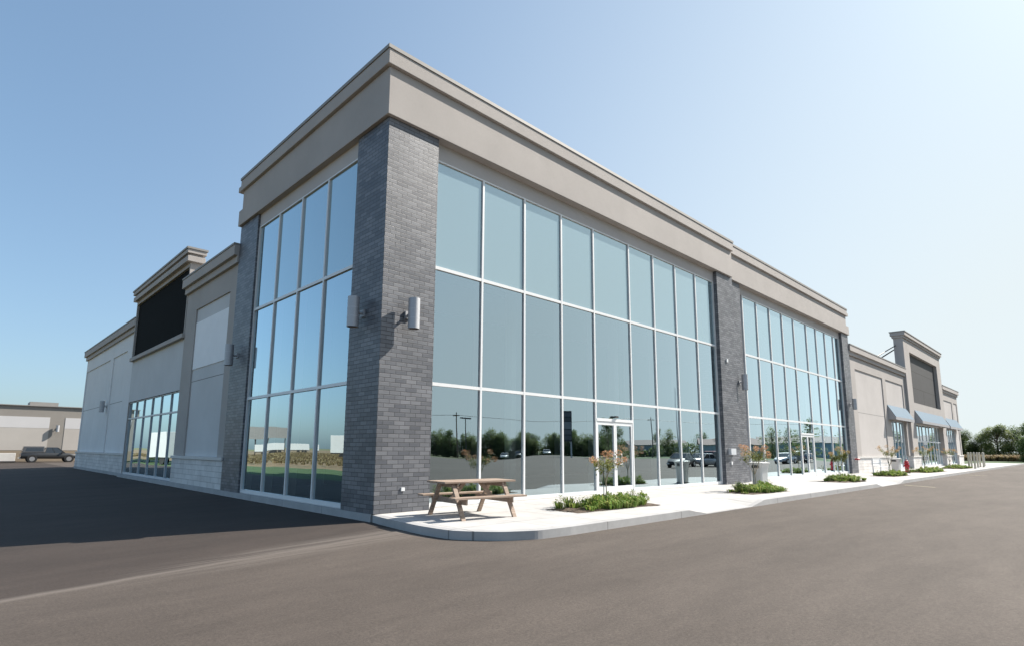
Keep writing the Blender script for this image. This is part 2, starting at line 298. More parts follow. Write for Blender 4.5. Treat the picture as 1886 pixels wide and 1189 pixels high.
def concrete(name, col, joint=1.5, line=.75):
    m_, t, b = base(name, col, .85, 0, .3); tc = N(t, "ShaderNodeTexCoord"); L = t.links
    br = N(t, "ShaderNodeTexBrick"); br.offset = 0
    for k, v in (("Scale", 1.0), ("Brick Width", joint), ("Row Height", joint), ("Mortar Size", .014), ("Mortar Smooth", .1)): br.inputs[k].default_value = v
    br.inputs["Color1"].default_value = (*col, 1); br.inputs["Color2"].default_value = (*[c * .95 for c in col], 1); br.inputs["Mortar"].default_value = (*[c * line for c in col], 1)
    L.new(tc.outputs["Object"], br.inputs["Vector"])
    n = N(t, "ShaderNodeTexNoise", Scale=1.6, Detail=7, Roughness=.7); L.new(tc.outputs["Object"], n.inputs["Vector"]); mr = N(t, "ShaderNodeMapRange"); mr.inputs[1].default_value = .3; mr.inputs[2].default_value = .7; mr.inputs[3].default_value = .84; mr.inputs[4].default_value = 1.08
    L.new(n.outputs["Fac"], mr.inputs[0]); mx = N(t, "ShaderNodeMix", data_type='RGBA', blend_type='MULTIPLY'); mx.inputs[0].default_value = 1; L.new(br.outputs["Color"], mx.inputs[6]); L.new(mr.outputs[0], mx.inputs[7]); L.new(mx.outputs[2], b.inputs["Base Color"])
    wv = N(t, "ShaderNodeTexNoise", Scale=120, Detail=2); L.new(tc.outputs["Object"], wv.inputs["Vector"]); bp = N(t, "ShaderNodeBump", Strength=.2, Distance=.004); L.new(wv.outputs["Fac"], bp.inputs["Height"]); L.new(bp.outputs[0], b.inputs["Normal"]); return m_
M['sidewalk'] = concrete('pale concrete pavement', (.50, .49, .475), 1.5, .6)
M['kerb'] = concrete('kerb concrete', (.43, .425, .42), 3.0, .5)
M['foundation'] = concrete('foundation concrete', (.42, .42, .42), 2.4, .6)
M['lawn'] = noisy('lawn', (.055, .095, .03), .95, .2, .5, .6, 30, fine=(20, .25))
M['field'] = noisy('dry field', (.19, .16, .085), .95, .25, .12, .5, 8, fine=(3, .25), col2=(.24, .15, .08))
M['ground'] = noisy('rough grass', (.11, .15, .05), .95, .25, .05, .5, 8, fine=(2, .25), col2=(.20, .17, .08))
M['paint'] = noisy('worn parking paint', (.5, .45, .28), .8, .25, 6)

Z0 = -0.17
# ---------------------------------------------------------------- setting
def sheet(name, polys, z, mat, kind='structure'):
    b = MB()
    for p in polys: b.add([(x, y, z) for x, y in p], [tuple(range(len(p)))])
    o = b.build(name, mat); tag(o, kind=kind); return o
ZL = Z0 - .024 * 7.9                         # the lot falls gently away from the shaded side
sheet('ground', [[(-1500, -1500), (2000, -1500), (2000, 2000), (-1500, 2000)]], ZL - .09, M['ground'])
lot = MB()
for x0, x1, y0, y1 in ((-45, -8.4, -76, 2), (-8.4, -.5, -76, 2), (-8.4, -.5, 2, 84), (-.5, 99, -76, 2), (-.5, 99, 2, 84)):
    za = Z0 if x0 >= -.5 else ZL; zb = Z0 if x1 >= -.5 else ZL
    lot.add([(x0, y0, za), (x1, y0, zb), (x1, y1, zb), (x0, y1, za)], [(0, 1, 2, 3)])
tag(lot.build('parking_lot', M['asphalt'], fix=False), kind='structure')
sheet('lawn', [[(-16, 2.2), (-8.45, 2.2), (-8.45, 80), (-16, 80)]], ZL - .02, M['lawn'])
sheet('lawn', [[(99, -140), (137, -140), (137, 80), (99, 80)]], Z0 - .05, M['lawn'])
sheet('field', [[(-420, -50), (-16, -50), (-16, 500), (-420, 500)]], ZL - .04, M['field'])
sheet('field', [[(137, -160), (400, -160), (400, 200), (137, 200)]], Z0 - .06, M['ground'])
sheet('parking_stripe', [[(26.9, -4.6), (27.03, -4.6), (26.1, -6.0), (25.97, -6.0)], [(46.1, -4.5), (46.25, -4.5), (45.0, -5.9), (44.85, -5.9)]], Z0 + .004, M['paint'])
# pavement: corner + strips with two dropped crossings
def ramp(x):
    z = 0.0
    for a, b in ((6.4, 11.0), (23.7, 29.0)):
        if a < x < b:
            e = min(1, (x - a) / .9, (b - x) / .9); z = -.158 * e
    return z
corner = [(0, .07), (-.12, -.7), (-.2, -1.42), (-.26, -2.0), (-.27, -2.41), (-.23, -2.99), (-.10, -3.28), (.07, -3.51), (.28, -3.75), (.54, -3.92), (.8, -4.05), (1.07, -4.14), (1.82, -4.2)]
sw = MB()
KW = .16
def smooth_line(p, k=4):
    out = []
    for i in range(len(p) - 1):
        a, b, c, d = p[max(i - 1, 0)], p[i], p[i + 1], p[min(i + 2, len(p) - 1)]
        for j in range(k):
            t = j / k; out.append(tuple(.5 * (2 * b[q] + (c[q] - a[q]) * t + (2 * a[q] - 5 * b[q] + 4 * c[q] - d[q]) * t * t + (3 * b[q] - a[q] - 3 * c[q] + d[q]) * t ** 3) for q in (0, 1)))
    return out + [p[-1]]
corner = smooth_line(corner)
def inset(pts, d):
    out = []
    for i, p in enumerate(pts):
        a = Vector(pts[max(i - 1, 0)]); c = Vector(pts[min(i + 1, len(pts) - 1)]); t = (c - a).normalized(); out.append((p[0] - t.y * d, p[1] + t.x * d))
    return out
ci = inset(corner, KW); ci[0] = (KW, .07)
vs = [(x, y, 0) for x, y in ci] + [(1.82, .3, 0), (KW, .3, 0)]
sw.add(vs, [tuple(range(len(vs)))])
xs = [1.82, 4, 6.4, 6.7, 7.0, 7.3, 8.5, 10.1, 10.4, 10.7, 11.0, 14, 18, 23.7, 24.0, 24.3, 24.6, 28.1, 28.4, 28.7, 29.0, 35, 45, 60, 75, 90, 97]
for a, b in zip(xs[:-1], xs[1:]):
    yf = -4.2 + KW; r = []
    for x in (a, b): r += [(x, .5, 0), (x, -2.9, 0), (x, yf, ramp(x))]
    sw.add(r, [(0, 1, 4, 3), (1, 2, 5, 4)])
tag(sw.build('sidewalk', M['sidewalk']), kind='structure')
kb = MB()
ring = [(p, q, 0.0) for p, q in zip(corner, ci)] + [((x, -4.2), (x, -4.2 + KW), ramp(x)) for x in xs[1:]] + [((99, -4.2), (99, -4.04), 0.0)]
vs = []
for p, q, z in ring:
    vs += [(q[0], q[1], z), (p[0], p[1] + .0, z - .012 if z > -.1 else z), (p[0] - .0, p[1], Z0 - .06)]
fs = []
for i in range(len(ring) - 1):
    a = 3 * i; b = a + 3; fs += [(a, a + 1, b + 1, b), (a + 1, a + 2, b + 2, b + 1)]
kb.add(vs, fs, False); tag(kb.build('kerb', M['kerb']), kind='structure')

# ---------------------------------------------------------------- the retail building
B = tag(empty('retail_building'), 'long beige single-storey retail building with dark grey brick corner pillars and tall glass storefronts', 'building')
def P(name, mb, mat, parent=None, bevel=0): return mb.build(name, mat, parent or B, bevel)
for bx in ((0, 1.53, 0, 1.5, 0, 9.7), (17.45, 19.04, 0, 1.1, 0, 9.7), (0, 1.1, 8.44, 10.12, 0, 9.7), (36.42, 37.87, .17, 1.2, 0, 9.7)):
    P('brick_pillar', MB().box(*bx), M['brick'])
P('brick_pillar', MB().box(19.04, 20.25, .17, 1.09, 0, 9.7).box(20.25, 20.86, .42, 1.09, 0, 9.7), M['brick'])
# lintels over the glass
P('lintel', MB().box(1.53, 17.45, .17, .55, 9.14, 9.72), M['eifs_light']); P('lintel', MB().box(20.25, 36.42, .34, .8, 9.2, 9.72), M['eifs_light'])
P('lintel', MB().box(.08, .5, 1.5, 8.44, 9.14, 9.72), M['eifs_light'])
def lshape(o, ye, x1): return [(-o, -o), (x1, -o), (x1, .6), (.6, .6), (.6, ye), (-o, ye)]
P('fascia', MB().prism(lshape(.1, 9.86, 18.9), 9.61, 10.88).box(-.101, .62, 9.8, 10.2, 9.608, 10.2), M['eifs'], bevel=.012)
P('cornice', MB().prism(lshape(.2, 9.9, 18.92), 10.88, 11.28).box(-.201, .62, 9.8, 10.12, 10.878, 11.08), M['eifs'], bevel=.012)
P('coping', MB().prism(lshape(.225, 9.92, 18.95), 11.283, 11.38), M['coping'])
P('fascia', MB().box(18.9, 37.35, .07, .65, 9.61, 10.88).box(37.3, 37.93, .069, 1.2, 9.608, 10.22), M['eifs'], bevel=.012)
P('cornice', MB().box(18.92, 37.4, -.03, .65, 10.88, 11.28).box(37.3, 37.62, -.031, 1.2, 10.878, 11.1), M['eifs'], bevel=.012)
P('coping', MB().box(18.95, 37.42, -.055, .68, 11.283, 11.38), M['coping'])
P('parapet', MB().box(37.0, 37.36, 1.25, 10.0, 7.9, 11.2).box(.62, 37.0, 9.7, 10.0, 7.9, 11.2), M['eifs'])
# roofs
P('roof', MB().box(.6, 37.0, .66, 9.7, 10.2, 10.4), M['roof']); P('roof', MB().box(.42, 37.29, 9.8, 44.0, 8.15, 8.3).box(37.3, 82.4, .73, 44.0, 8.14, 8.29), M['roof'])
P('rear_wall', MB().box(.4, 82.6, 44.05, 44.35, Z0 - .05, 8.9).box(82.3, 82.75, .82, 44.04, Z0 - .05, 8.9), M['eifs'])
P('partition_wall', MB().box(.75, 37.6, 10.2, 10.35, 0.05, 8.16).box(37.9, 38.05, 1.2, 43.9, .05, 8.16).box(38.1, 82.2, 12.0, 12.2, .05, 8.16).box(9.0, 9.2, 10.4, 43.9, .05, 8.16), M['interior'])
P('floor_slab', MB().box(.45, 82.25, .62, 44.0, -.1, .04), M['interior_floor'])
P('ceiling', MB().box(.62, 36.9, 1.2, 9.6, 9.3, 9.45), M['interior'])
for x, y in ((7.6, 3.4), (14.0, 3.4), (25.5, 3.8), (31.5, 3.8), (3.4, 5.6)):
    P('interior_column', MB().box(x - .16, x + .16, y - .16, y + .16, .04, 9.3), M['column'])

def window(verts, zs, yg, axis, mat, glass_rows, gm='glass', depth=.28, mw=.065, hw=.085, door=None, front=.05):
    """curtain wall; axis 'y' : in the plane y=yg along x ; axis 'x' : in the plane x=yg along y"""
    f = MB(); g = {}
    def bx(mb, a0, a1, d0, d1, z0, z1):
        if axis == 'y': mb.box(a0, a1, yg + d0, yg + d1, z0, z1)
        else: mb.box(yg + d0, yg + d1, a0, a1, z0, z1)
    z0, z1 = zs[0], zs[-1]
    for i, a in enumerate(verts):
        w0 = mw; lo = z0
        bx(f, a - w0 / 2, a + w0 / 2, -front, depth, lo, z1)
    for j, z in enumerate(zs):
        for i in range(len(verts) - 1):
            if door and i == door[0] and j == 0: continue
            hh = hw * (1.0 if 0 < j < len(zs) - 1 else .9)
            bx(f, verts[i] + mw / 2, verts[i + 1] - mw / 2, -front + .003, depth - .05, z - (hh / 2 if j else 0), z + (hh / 2 if j < len(zs) - 1 else 0) + (hh * .8 if j == 0 else 0))
    fo = P('window_frame', f, mat)
    for j in range(len(zs) - 1):
        key = gm if glass_rows[j] else 'spandrel'; mb = g.setdefault(key, MB())
        for i in range(len(verts) - 1):
            lo = zs[j]
            if door and i == door[0] and j == 0: lo = door[1]
            t = random.uniform(-.0011, .0011) * (verts[i + 1] - verts[i]) * 2; a, b = verts[i], verts[i + 1]; tt = random.uniform(-.002, .002)
            q = [(a, yg + t, lo), (b, yg - t, lo), (b, yg - t + tt, zs[j + 1]), (a, yg + t + tt, zs[j + 1])]
            if axis == 'x': q = [(p[1], p[0], p[2]) for p in q][::-1]
            mb.add(q, [(0, 1, 2, 3)])
    for k, mb in g.items(): mb.build('window_glass' if k != 'spandrel' else 'spandrel_glass', M[k], fo, fix=False)
    return fo
def door(x0, x1, y, h, ztop=None, mat=None):
    mat = mat or M['frame']; xm = (x0 + x1) / 2; z0 = .04
    f = MB().box(x0 + .033, x1 - .033, y - .06, y + .08, h, h + .1)
    for a, b in ((x0 + .04, xm - .006), (xm + .006, x1 - .04)):
        f.box(a, a + .075, y - .04, y + .03, z0, h - .01).box(b - .075, b, y - .04, y + .03, z0, h - .01).box(a + .075, b - .075, y - .038, y + .028, z0, z0 + .2).box(a + .075, b - .075, y - .038, y + .028, h - .12, h - .01)
    d = P('entrance_door', f, mat)
    g = MB()
    for a, b in ((x0 + .115, xm - .081), (xm + .081, x1 - .115)): g.add([(a, y, z0 + .2), (b, y, z0 + .2), (b, y, h - .12), (a, y, h - .12)], [(0, 1, 2, 3)])
    g.build('door_glass', M['glass'], d, fix=False)
    for s in (-1, 1):
        X = xm + s * .06
        MB().tube([(X, y - .04, 1.32), (X + s * .02, y - .11, 1.32), (X + s * .2, y - .11, 1.32), (X + s * .2, y - .11, .98), (X + s * .02, y - .11, .98), (X, y - .04, .98)], .014, 6).build('door_handle', M['frame'], d)
    return d
def ledge(x0, x1, y, ): pass
random.seed(3)
W1 = [1.565, 3.30, 5.0, 6.72, 8.43, 10.60, 12.30, 14.0, 15.72, 17.415]
window(W1, [.04, 3.09, 6.14, 9.14], .22, 'y', M['frame'], [1, 1, 0], door=(4, 2.52))
door(W1[4], W1[5], .22, 2.42)
W2 = [20.9, 22.6, 24.32, 26.1, 27.85, 29.95, 31.7, 33.4, 35.1, 36.38]
W2[-1] = 36.385
window(W2, [.04, 3.11, 6.2, 9.2], .39, 'y', M['frame'], [1, 1, 0], door=(4, 2.5), mw=.075, hw=.1)
door(W2[4], W2[5], .39, 2.4)
window([1.535, 3.27, 4.98, 6.70, 8.405], [.02, 3.09, 6.14, 9.14], .12, 'x', M['frame'], [1, 1, 0])
# small red sensor boxes over the doors
P('door_sensor', MB().box(9.45, 9.62, .10, .165, 2.56, 2.62), M['charcoal'])

for bx in ((1.535, 17.445, .175, .6, -.05, .0385), (20.865, 36.415, .345, .6, -.05, .0385), (48.9, 54.3, .44, .6, -.05, .0385), (57.5, 70.4, .44, .6, -.05, .0385), (73.4, 79.6, .44, .6, -.05, .0385)):
    P('sill', MB().box(*bx), M['cap'])
P('sill', MB().box(.072, .4, 1.505, 8.435, .001, .0185), M['cap'])
# ---- left wing (faces -X)
P('foundation', MB().box(-.035, .42, .06, 27.15, Z0 - .06, 0.0).box(.17, .6, 27.15, 44.4, Z0 - .06, 0.0), M['foundation'])
def cornice(axis, a0, a1, face, ztop, e0=.0, e1=.0, s=-1):
    """two stepped bands and a coping; face = wall plane, s=-1 projects towards -axis"""
    def bx(mb, p, z0, z1, ex=0):
        mb.box(*((a0 - e0 * ex, a1 + e1 * ex, face - p, face + .35) if axis == 'y' else (face - p, face + .35, a0 - e0 * ex, a1 + e1 * ex)), z0, z1)
    mb = MB(); bx(mb, .24, ztop - .47, ztop - .08, 1); bx(mb, .12, ztop - .74, ztop - .472, .5); P('cornice', mb, M['eifs'], bevel=.01)
    mb = MB(); bx(mb, .265, ztop - .078, ztop, 1.08); P('coping', mb, M['coping'])
# segment A
xa = .06
P('wall', MB().box(xa + .06, xa + .35, 10.12, 16.6, 1.12, 8.3), M['eifs_shade_lift'])
P('wall_pier', MB().box(xa, xa + .059, 10.125, 10.95, 1.12, 8.22).box(xa, xa + .059, 15.12, 16.6, 1.12, 8.22).box(xa, xa + .059, 10.95, 15.12, 7.31, 8.22), M['eifs'])
P('sign_panel', MB().box(xa + .035, xa + .059, 10.98, 15.08, 4.71, 6.72), M['white_panel'])
P('reveal_joint', MB().box(xa + .057, xa + .0595, 10.95, 15.12, 4.18, 4.205), M['shadowgap'])
P('stone_base', MB().box(0.0, .35, 10.125, 16.55, 0, 1.0), M['stone']); P('base_cap', MB().box(-.05, .35, 10.125, 16.6, 1.002, 1.115), M['cap'], bevel=.01)
cornice('x', 10.125, 16.62, xa, 8.96, 0, .12)
# tower B
xb = .04
P('tower_parapet', MB().box(xb, xb + .45, 16.62, 27.0, 9.6, 10.2).box(xb, xb + .45, 16.62, 16.74, 6.3, 9.6).box(xb, xb + .45, 26.86, 27.0, 6.3, 9.6).box(xb + .3, xb + .449, 16.74, 26.86, 6.3, 9.6), M['eifs'])
P('sign_box', MB().box(xb + .1, xb + .299, 16.745, 26.855, 6.505, 9.595), M['black'])
P('ledge', MB().box(xb - .09, xb + .299, 16.6, 27.02, 6.3, 6.5), M['eifs'], bevel=.01)
P('cornice', MB().box(xb - .2, xb + .6, 16.45, 27.2, 10.17, 10.36).box(xb - .06, xb + .46, 16.56, 27.06, 10.06, 10.168).box(xb - .17, xb + .57, 16.48, 27.17, 9.8, 10.058), M['eifs'], bevel=.01)
P('coping', MB().box(xb - .24, xb + .64, 16.41, 27.24, 10.362, 10.45), M['coping'])
P('wall', MB().box(xb + .09, xb + .4, 16.62, 27.0, 3.98, 6.3), M['eifs_shade_lift'])
window([16.66, 18.4, 20.13, 21.86, 23.6, 25.33, 26.965], [.0, 3.04, 3.96], .24, 'x', M['framegrey'], [1, 1], mw=.06, hw=.08)
# segment C
xc = .27
P('wall', MB().box(xc + .06, xc + .35, 27.05, 44.35, 1.12, 8.3), M['eifs_pale_lift'])
P('wall_pier', MB().box(xc, xc + .059, 27.06, 29.6, 1.12, 8.22).box(xc, xc + .059, 33.75, 34.75, 1.12, 8.22).box(xc, xc + .059, 29.6, 33.75, 7.3, 8.22).box(xc, xc + .059, 34.75, 44.1, 7.3, 8.22).box(xc, xc + .059, 44.1, 44.35, 1.12, 8.22), M['eifs_pale_lift'])
P('reveal_joint', MB().box(xc + .057, xc + .0595, 29.6, 33.75, 4.22, 4.25).box(xc + .057, xc + .0595, 34.75, 44.1, 4.22, 4.25), M['shadowgap'])
P('stone_base', MB().box(xc - .08, xc + .35, 27.06, 44.4, 0, 1.0), M['stone']); P('base_cap', MB().box(xc - .13, xc + .35, 27.06, 44.45, 1.002, 1.115), M['cap'])
cornice('x', 27.06, 44.35, xc, 8.96, 0, .2)
P('wall', MB().box(.135, .6, 27.003, 27.056, 0, 8.3), M['eifs'])

# ---- right wing (faces -Y)
yd = .32
P('wall', MB().box(37.88, 48.05, yd + .06, yd + .4, 1.12, 8.3).box(48.05, 54.9, yd + .06, yd + .4, 4.1, 8.3), M['eifs_light'])
P('wall_pier', MB().box(37.88, 39.5, yd, yd + .059, 1.12, 8.22).box(47.05, 48.05, yd, yd + .059, 1.12, 8.22).box(39.5, 47.05, yd, yd + .059, 7.4, 8.22).box(48.05, 54.05, yd, yd + .059, 7.4, 8.22).box(54.05, 54.95, yd, yd + .4, 1.12, 8.22).box(48.05, 48.9, yd, yd + .4, 1.12, 4.098), M['eifs'])
P('reveal_joint', MB().box(39.5, 47.05, yd + .057, yd + .0595, 4.24, 4.27), M['shadowgap'])
for x0, x1, yo in ((37.88, 48.9, .06), (54.3, 57.5, .25), (70.4, 73.4, .25), (79.6, 82.9, .06)):
    P('stone_base', MB().box(x0, x1, yd - yo, yd + .4, 0, 1.0), M['stone']); P('base_cap', MB().box(x0 if x0 < 38 else x0 - .05, x1 + .05, yd - yo - .06, yd + .4, 1.002, 1.115), M['cap'])
cornice('y', 37.9, 54.9, yd, 9.02)
ye = .12
P('tower_parapet', MB().box(54.95, 72.3, ye, ye + .75, 10.8, 12.0).box(54.95, 57.1, ye, ye + .75, 1.12, 10.8).box(70.2, 72.3, ye, ye + .75, 1.12, 10.8).box(57.1, 70.2, ye, ye + .75, 4.1, 6.02).box(57.1, 70.2, ye + .5, ye + .75, 6.02, 10.8), M['eifs'])
P('sign_box', MB().box(57.105, 70.195, ye + .3, ye + .499, 6.025, 10.795), M['charcoal'])
P('panel_joint', MB().box(57.1, 70.2, ye + .296, ye + .2985, 7.55, 7.6).box(57.1, 70.2, ye + .296, ye + .2985, 9.2, 9.25).box(63.6, 63.65, ye + .296, ye + .2985, 6.03, 7.55), M['line'])
P('cornice', MB().box(54.75, 72.5, ye - .22, ye + .95, 12.1, 12.42).box(54.85, 72.4, ye - .1, ye + .85, 11.9, 12.098), M['eifs'], bevel=.01)
P('coping', MB().box(54.7, 72.55, ye - .26, ye + 1.0, 12.422, 12.5), M['coping'])
for xx in (55.3, 71.8):
    P('parapet_brace', MB().beam((xx, ye + .8, 10.9), (xx, ye + 5.2, 8.3), .09, .09), M['dark'])
P('parapet_brace', MB().tube([(54.9, ye + .6, 11.2), (48.2, ye + 1.6, 8.9)], .045, 6), M['dark'])
P('wall', MB().box(72.3, 73.4, yd + .06, yd + .4, 1.12, 8.3).box(73.4, 79.6, yd + .06, yd + .4, 4.1, 8.3).box(79.6, 82.8, yd + .06, yd + .4, 1.12, 8.3), M['eifs_light'])
P('wall_pier', MB().box(72.31, 73.2, yd, yd + .059, 1.12, 8.22).box(78.8, 79.8, yd, yd + .059, 4.1, 8.22).box(82.2, 82.8, yd, yd + .059, 1.12, 8.22).box(73.2, 78.8, yd, yd + .059, 7.35, 8.22).box(79.8, 82.2, yd, yd + .059, 7.35, 8.22), M['eifs'])
cornice('y', 72.32, 82.8, yd, 8.96, 0, .2)
window([48.94, 50.1, 51.25, 52.4, 53.55, 54.26], [.04, 4.06], .5, 'y', M['framegrey'], [1], mw=.07, hw=.1)
window([57.54, 58.8, 60.1, 61.4, 63.2, 64.6, 66.4, 67.7, 69.0, 70.36], [.04, 2.46, 4.08], .5, 'y', M['frame'], [1, 1], mw=.08, hw=.12, door=(3, 2.46))
door(61.4, 63.2, .5, 2.3); 
window([73.44, 74.7, 75.9, 77.1, 78.3, 79.56], [.04, 4.06], .5, 'y', M['framegrey'], [1], mw=.07, hw=.1)
# awnings
def awning(x0, x1, yb):
    zt, zb, pr = 5.3, 4.3, .55; yf = yb - pr
    o = P('awning', MB().add([(x0, yb - .005, zt), (x1, yb - .005, zt), (x1, yf, zb), (x0, yf, zb), (x0, yb - .005, zt - .03), (x1, yb - .005, zt - .03), (x1, yf + .02, zb - .03), (x0, yf + .02, zb - .03)], [(0, 1, 2, 3), (7, 6, 5, 4), (0, 3, 7, 4), (1, 5, 6, 2), (0, 4, 5, 1)]), M['canvas'])
    MB().box(x0, x1, yf - .004, yf + .02, zb - .24, zb).build('valance', M['valance'], o)
    for x in (x0 + .02, x1 - .02):
        MB().add([(x - .01, yb - .006, zt - .03), (x - .01, yf + .02, zb - .03), (x - .01, yf + .02, zb - .22), (x - .01, yb - .006, zb - .22), (x + .01, yb - .006, zt - .03), (x + .01, yf + .02, zb - .03), (x + .01, yf + .02, zb - .22), (x + .01, yb - .006, zb - .22)],
                 [(0, 1, 2, 3), (7, 6, 5, 4), (0, 4, 5, 1), (1, 5, 6, 2), (2, 6, 7, 3), (3, 7, 4, 0)]).build('awning_end', M['dark' if x > x0 + 1 else 'valance'], o)
awning(47.9, 54.6, yd); awning(56.9, 70.6, ye); awning(72.7, 80.9, yd)
# outlets and small boxes on the brick
P('outlet_box', MB().box(.70, .80, -.03, 0, .48, .56), M['frame'], bevel=.004)
P('outlet_box', MB().box(17.95, 18.05, -.04, 0, .85, .98), M['frame']); P('outlet_box', MB().box(17.98, 18.1, -.05, 0, 5.45, 5.6), M['frame'])
P('meter_box', MB().box(17.75, 18.25, -.14, 0, 1.28, 1.55), M['framegrey'], bevel=.006)
P('hose_connection', MB().tube([(37.2, .17, .95), (37.2, .02, .95)], .05, 8).tube([(37.12, .03, .95), (37.0, -.06, .93)], .05, 8).tube([(37.26, .03, .95), (37.4, -.06, .93)], .05, 8), M['red'])

# ---------------------------------------------------------------- wall lamps
def lamp(name, pos, rz, label):
    e = tag(empty(name, pos, rz), label, 'wall lamp', 'cylinder wall lamps on the retail building')
    b = MB().lathe([(.14, -.37), (.14, .37)], 0, -.28, 28).lathe([(.14, -.37), (.125, -.37), (.125, -.34)], 0, -.28, 28, False).lathe([(.14, .37), (.125, .37), (.125, .34)], 0, -.28, 28, False)
    tb = b.build('lamp_tube', M['alu'], e)
    for zs_ in (-.12, .1): MB().lathe([(.1412, zs_ - .004), (.1412, zs_ + .004)], 0, -.28, 28).build('seam', M['framegrey'], tb)
    for zc in (-.345, .34): MB().lathe([(0, zc), (.124, zc)], 0, -.28, 20).build('lamp_cap', M['dark'], e)
    MB().tube([(0, -.02, 0), (0, -.2, 0)], .035, 8).box(-.08, .08, -.05, 0, -.09, .09).build('bracket', M['alu'], e)
    return e
L0 = lamp('wall_lamp', (.72, 0, 4.66), 0, 'silver cylinder wall lamp on the sunlit face of the near corner brick pillar')
index_kids()
for pos, rz, lab in (((0, .83, 4.72), -90, 'silver cylinder wall lamp on the shaded face of the near corner brick pillar'),
                     ((0, 9.45, 4.66), -90, 'silver cylinder wall lamp on the far left brick pillar beside the white sign panel'),
                     ((19.62, .17, 4.66), 0, 'silver cylinder wall lamp on the middle brick pillar between the two storefronts'),
                     ((37.1, .17, 4.66), 0, 'silver cylinder wall lamp on the brick pillar at the far end of the tall storefront'),
                     ((xc, 34.2, 4.1), -90, 'small silver wall lamp on the shaded rear wing between two wall panels')):
    c = copy_tree(L0); c.location = pos; c.rotation_euler = (0, 0, R(rz)); c['label'] = lab

# ---------------------------------------------------------------- picnic table
T = tag(empty('picnic_table', (1.50, -1.62, 0), R(-7)), 'weathered brown wooden picnic table with two attached benches on the pavement beside the brick pillar', 'picnic table')
mb = MB(); nb = 5
for i in range(nb):
    y = -.38 + i * .155; mb.box(-.93, .93, y, y + .145, .735, .775)
mb.build('tabletop', M['wood'], T, bevel=.004)
for s in (-1, 1):
    mb = MB()
    for k in range(2):
        a = s * (.60 + k * .135); mb.box(-.93, .93, a - .062, a + .062, .43, .468)
    mb.build('bench', M['wood'], T, bevel=.004)
for sx in (-1, 1):
    X = sx * .66
    for s in (-1, 1):
        MB().beam((X, s * .70, -.012), (X, s * .27, .73), .045, .10, up=(1, 0, 0)).build('leg', M['wood'], T, bevel=.003)
    MB().box(X + sx * -.045, X + sx * -.085, -.72, .72, .31, .428).build('bench_support', M['wood'], T, bevel=.004)
    MB().box(X + sx * -.045, X + sx * -.085, -.36, .36, .64, .733).build('top_support', M['wood'], T, bevel=.004)
    MB().beam((X - sx * .10, 0, .37), (X - sx * .45, 0, .73), .045, .09).build('brace', M['wood'], T, bevel=.003)

# ---------------------------------------------------------------- planting beds and shrubs
def leaf(mb, p, d, L, W, fold=.3, up=Vector((0, 0, 1))):
    d = d.normalized(); s = d.cross(up); s = s.normalized() if s.length > .01 else Vector((1, 0, 0)); n = s.cross(d)
    p = Vector(p); a = p + d * L * .5 + s * W / 2 - n * W * fold * .3; c = p + d * L * .5 - s * W / 2 - n * W * fold * .3; e = p + d * L
    mb.add([p, a, e, c], [(0, 1, 2, 3)])
def tuft(mb, p, h, n, rnd, spread=.7, W=.016):
    for _ in range(n):
        a = rnd.uniform(0, 6.283); d = Vector((math.cos(a), math.sin(a), 0)); lean = rnd.uniform(.15, spread); H = h * rnd.uniform(.7, 1.15); s = Vector((-d.y, d.x, 0)) * W * rnd.uniform(.7, 1.3)
        q = Vector(p) + d * rnd.uniform(0, .13); m1 = q + d * H * lean * .45 + Vector((0, 0, H * .75)); e = q + d * H * lean * 1.15 + Vector((0, 0, H * (1 - lean * .55)))
        mb.add([q - s, q + s, m1 + s, m1 - s, e], [(0, 1, 2, 3), (3, 2, 4)])
def bushlet(mb, p, r, h, n, rnd, L=.06):
    for _ in range(n):
        a = rnd.uniform(0, 6.283); e = rnd.uniform(0, 1.45); rr = rnd.uniform(.75, 1.05); d = Vector((math.cos(a) * math.cos(e), math.sin(a) * math.cos(e), math.sin(e)))
        q = Vector(p) + Vector((d.x * r * rr, d.y * r * rr, d.z * h * rr))
        dd = (d + Vector((rnd.uniform(-.7, .7), rnd.uniform(-.7, .7), rnd.uniform(-.4, .8)))); leaf(mb, q, dd, L * rnd.uniform(.7, 1.4), L * .6 * rnd.uniform(.8, 1.2))
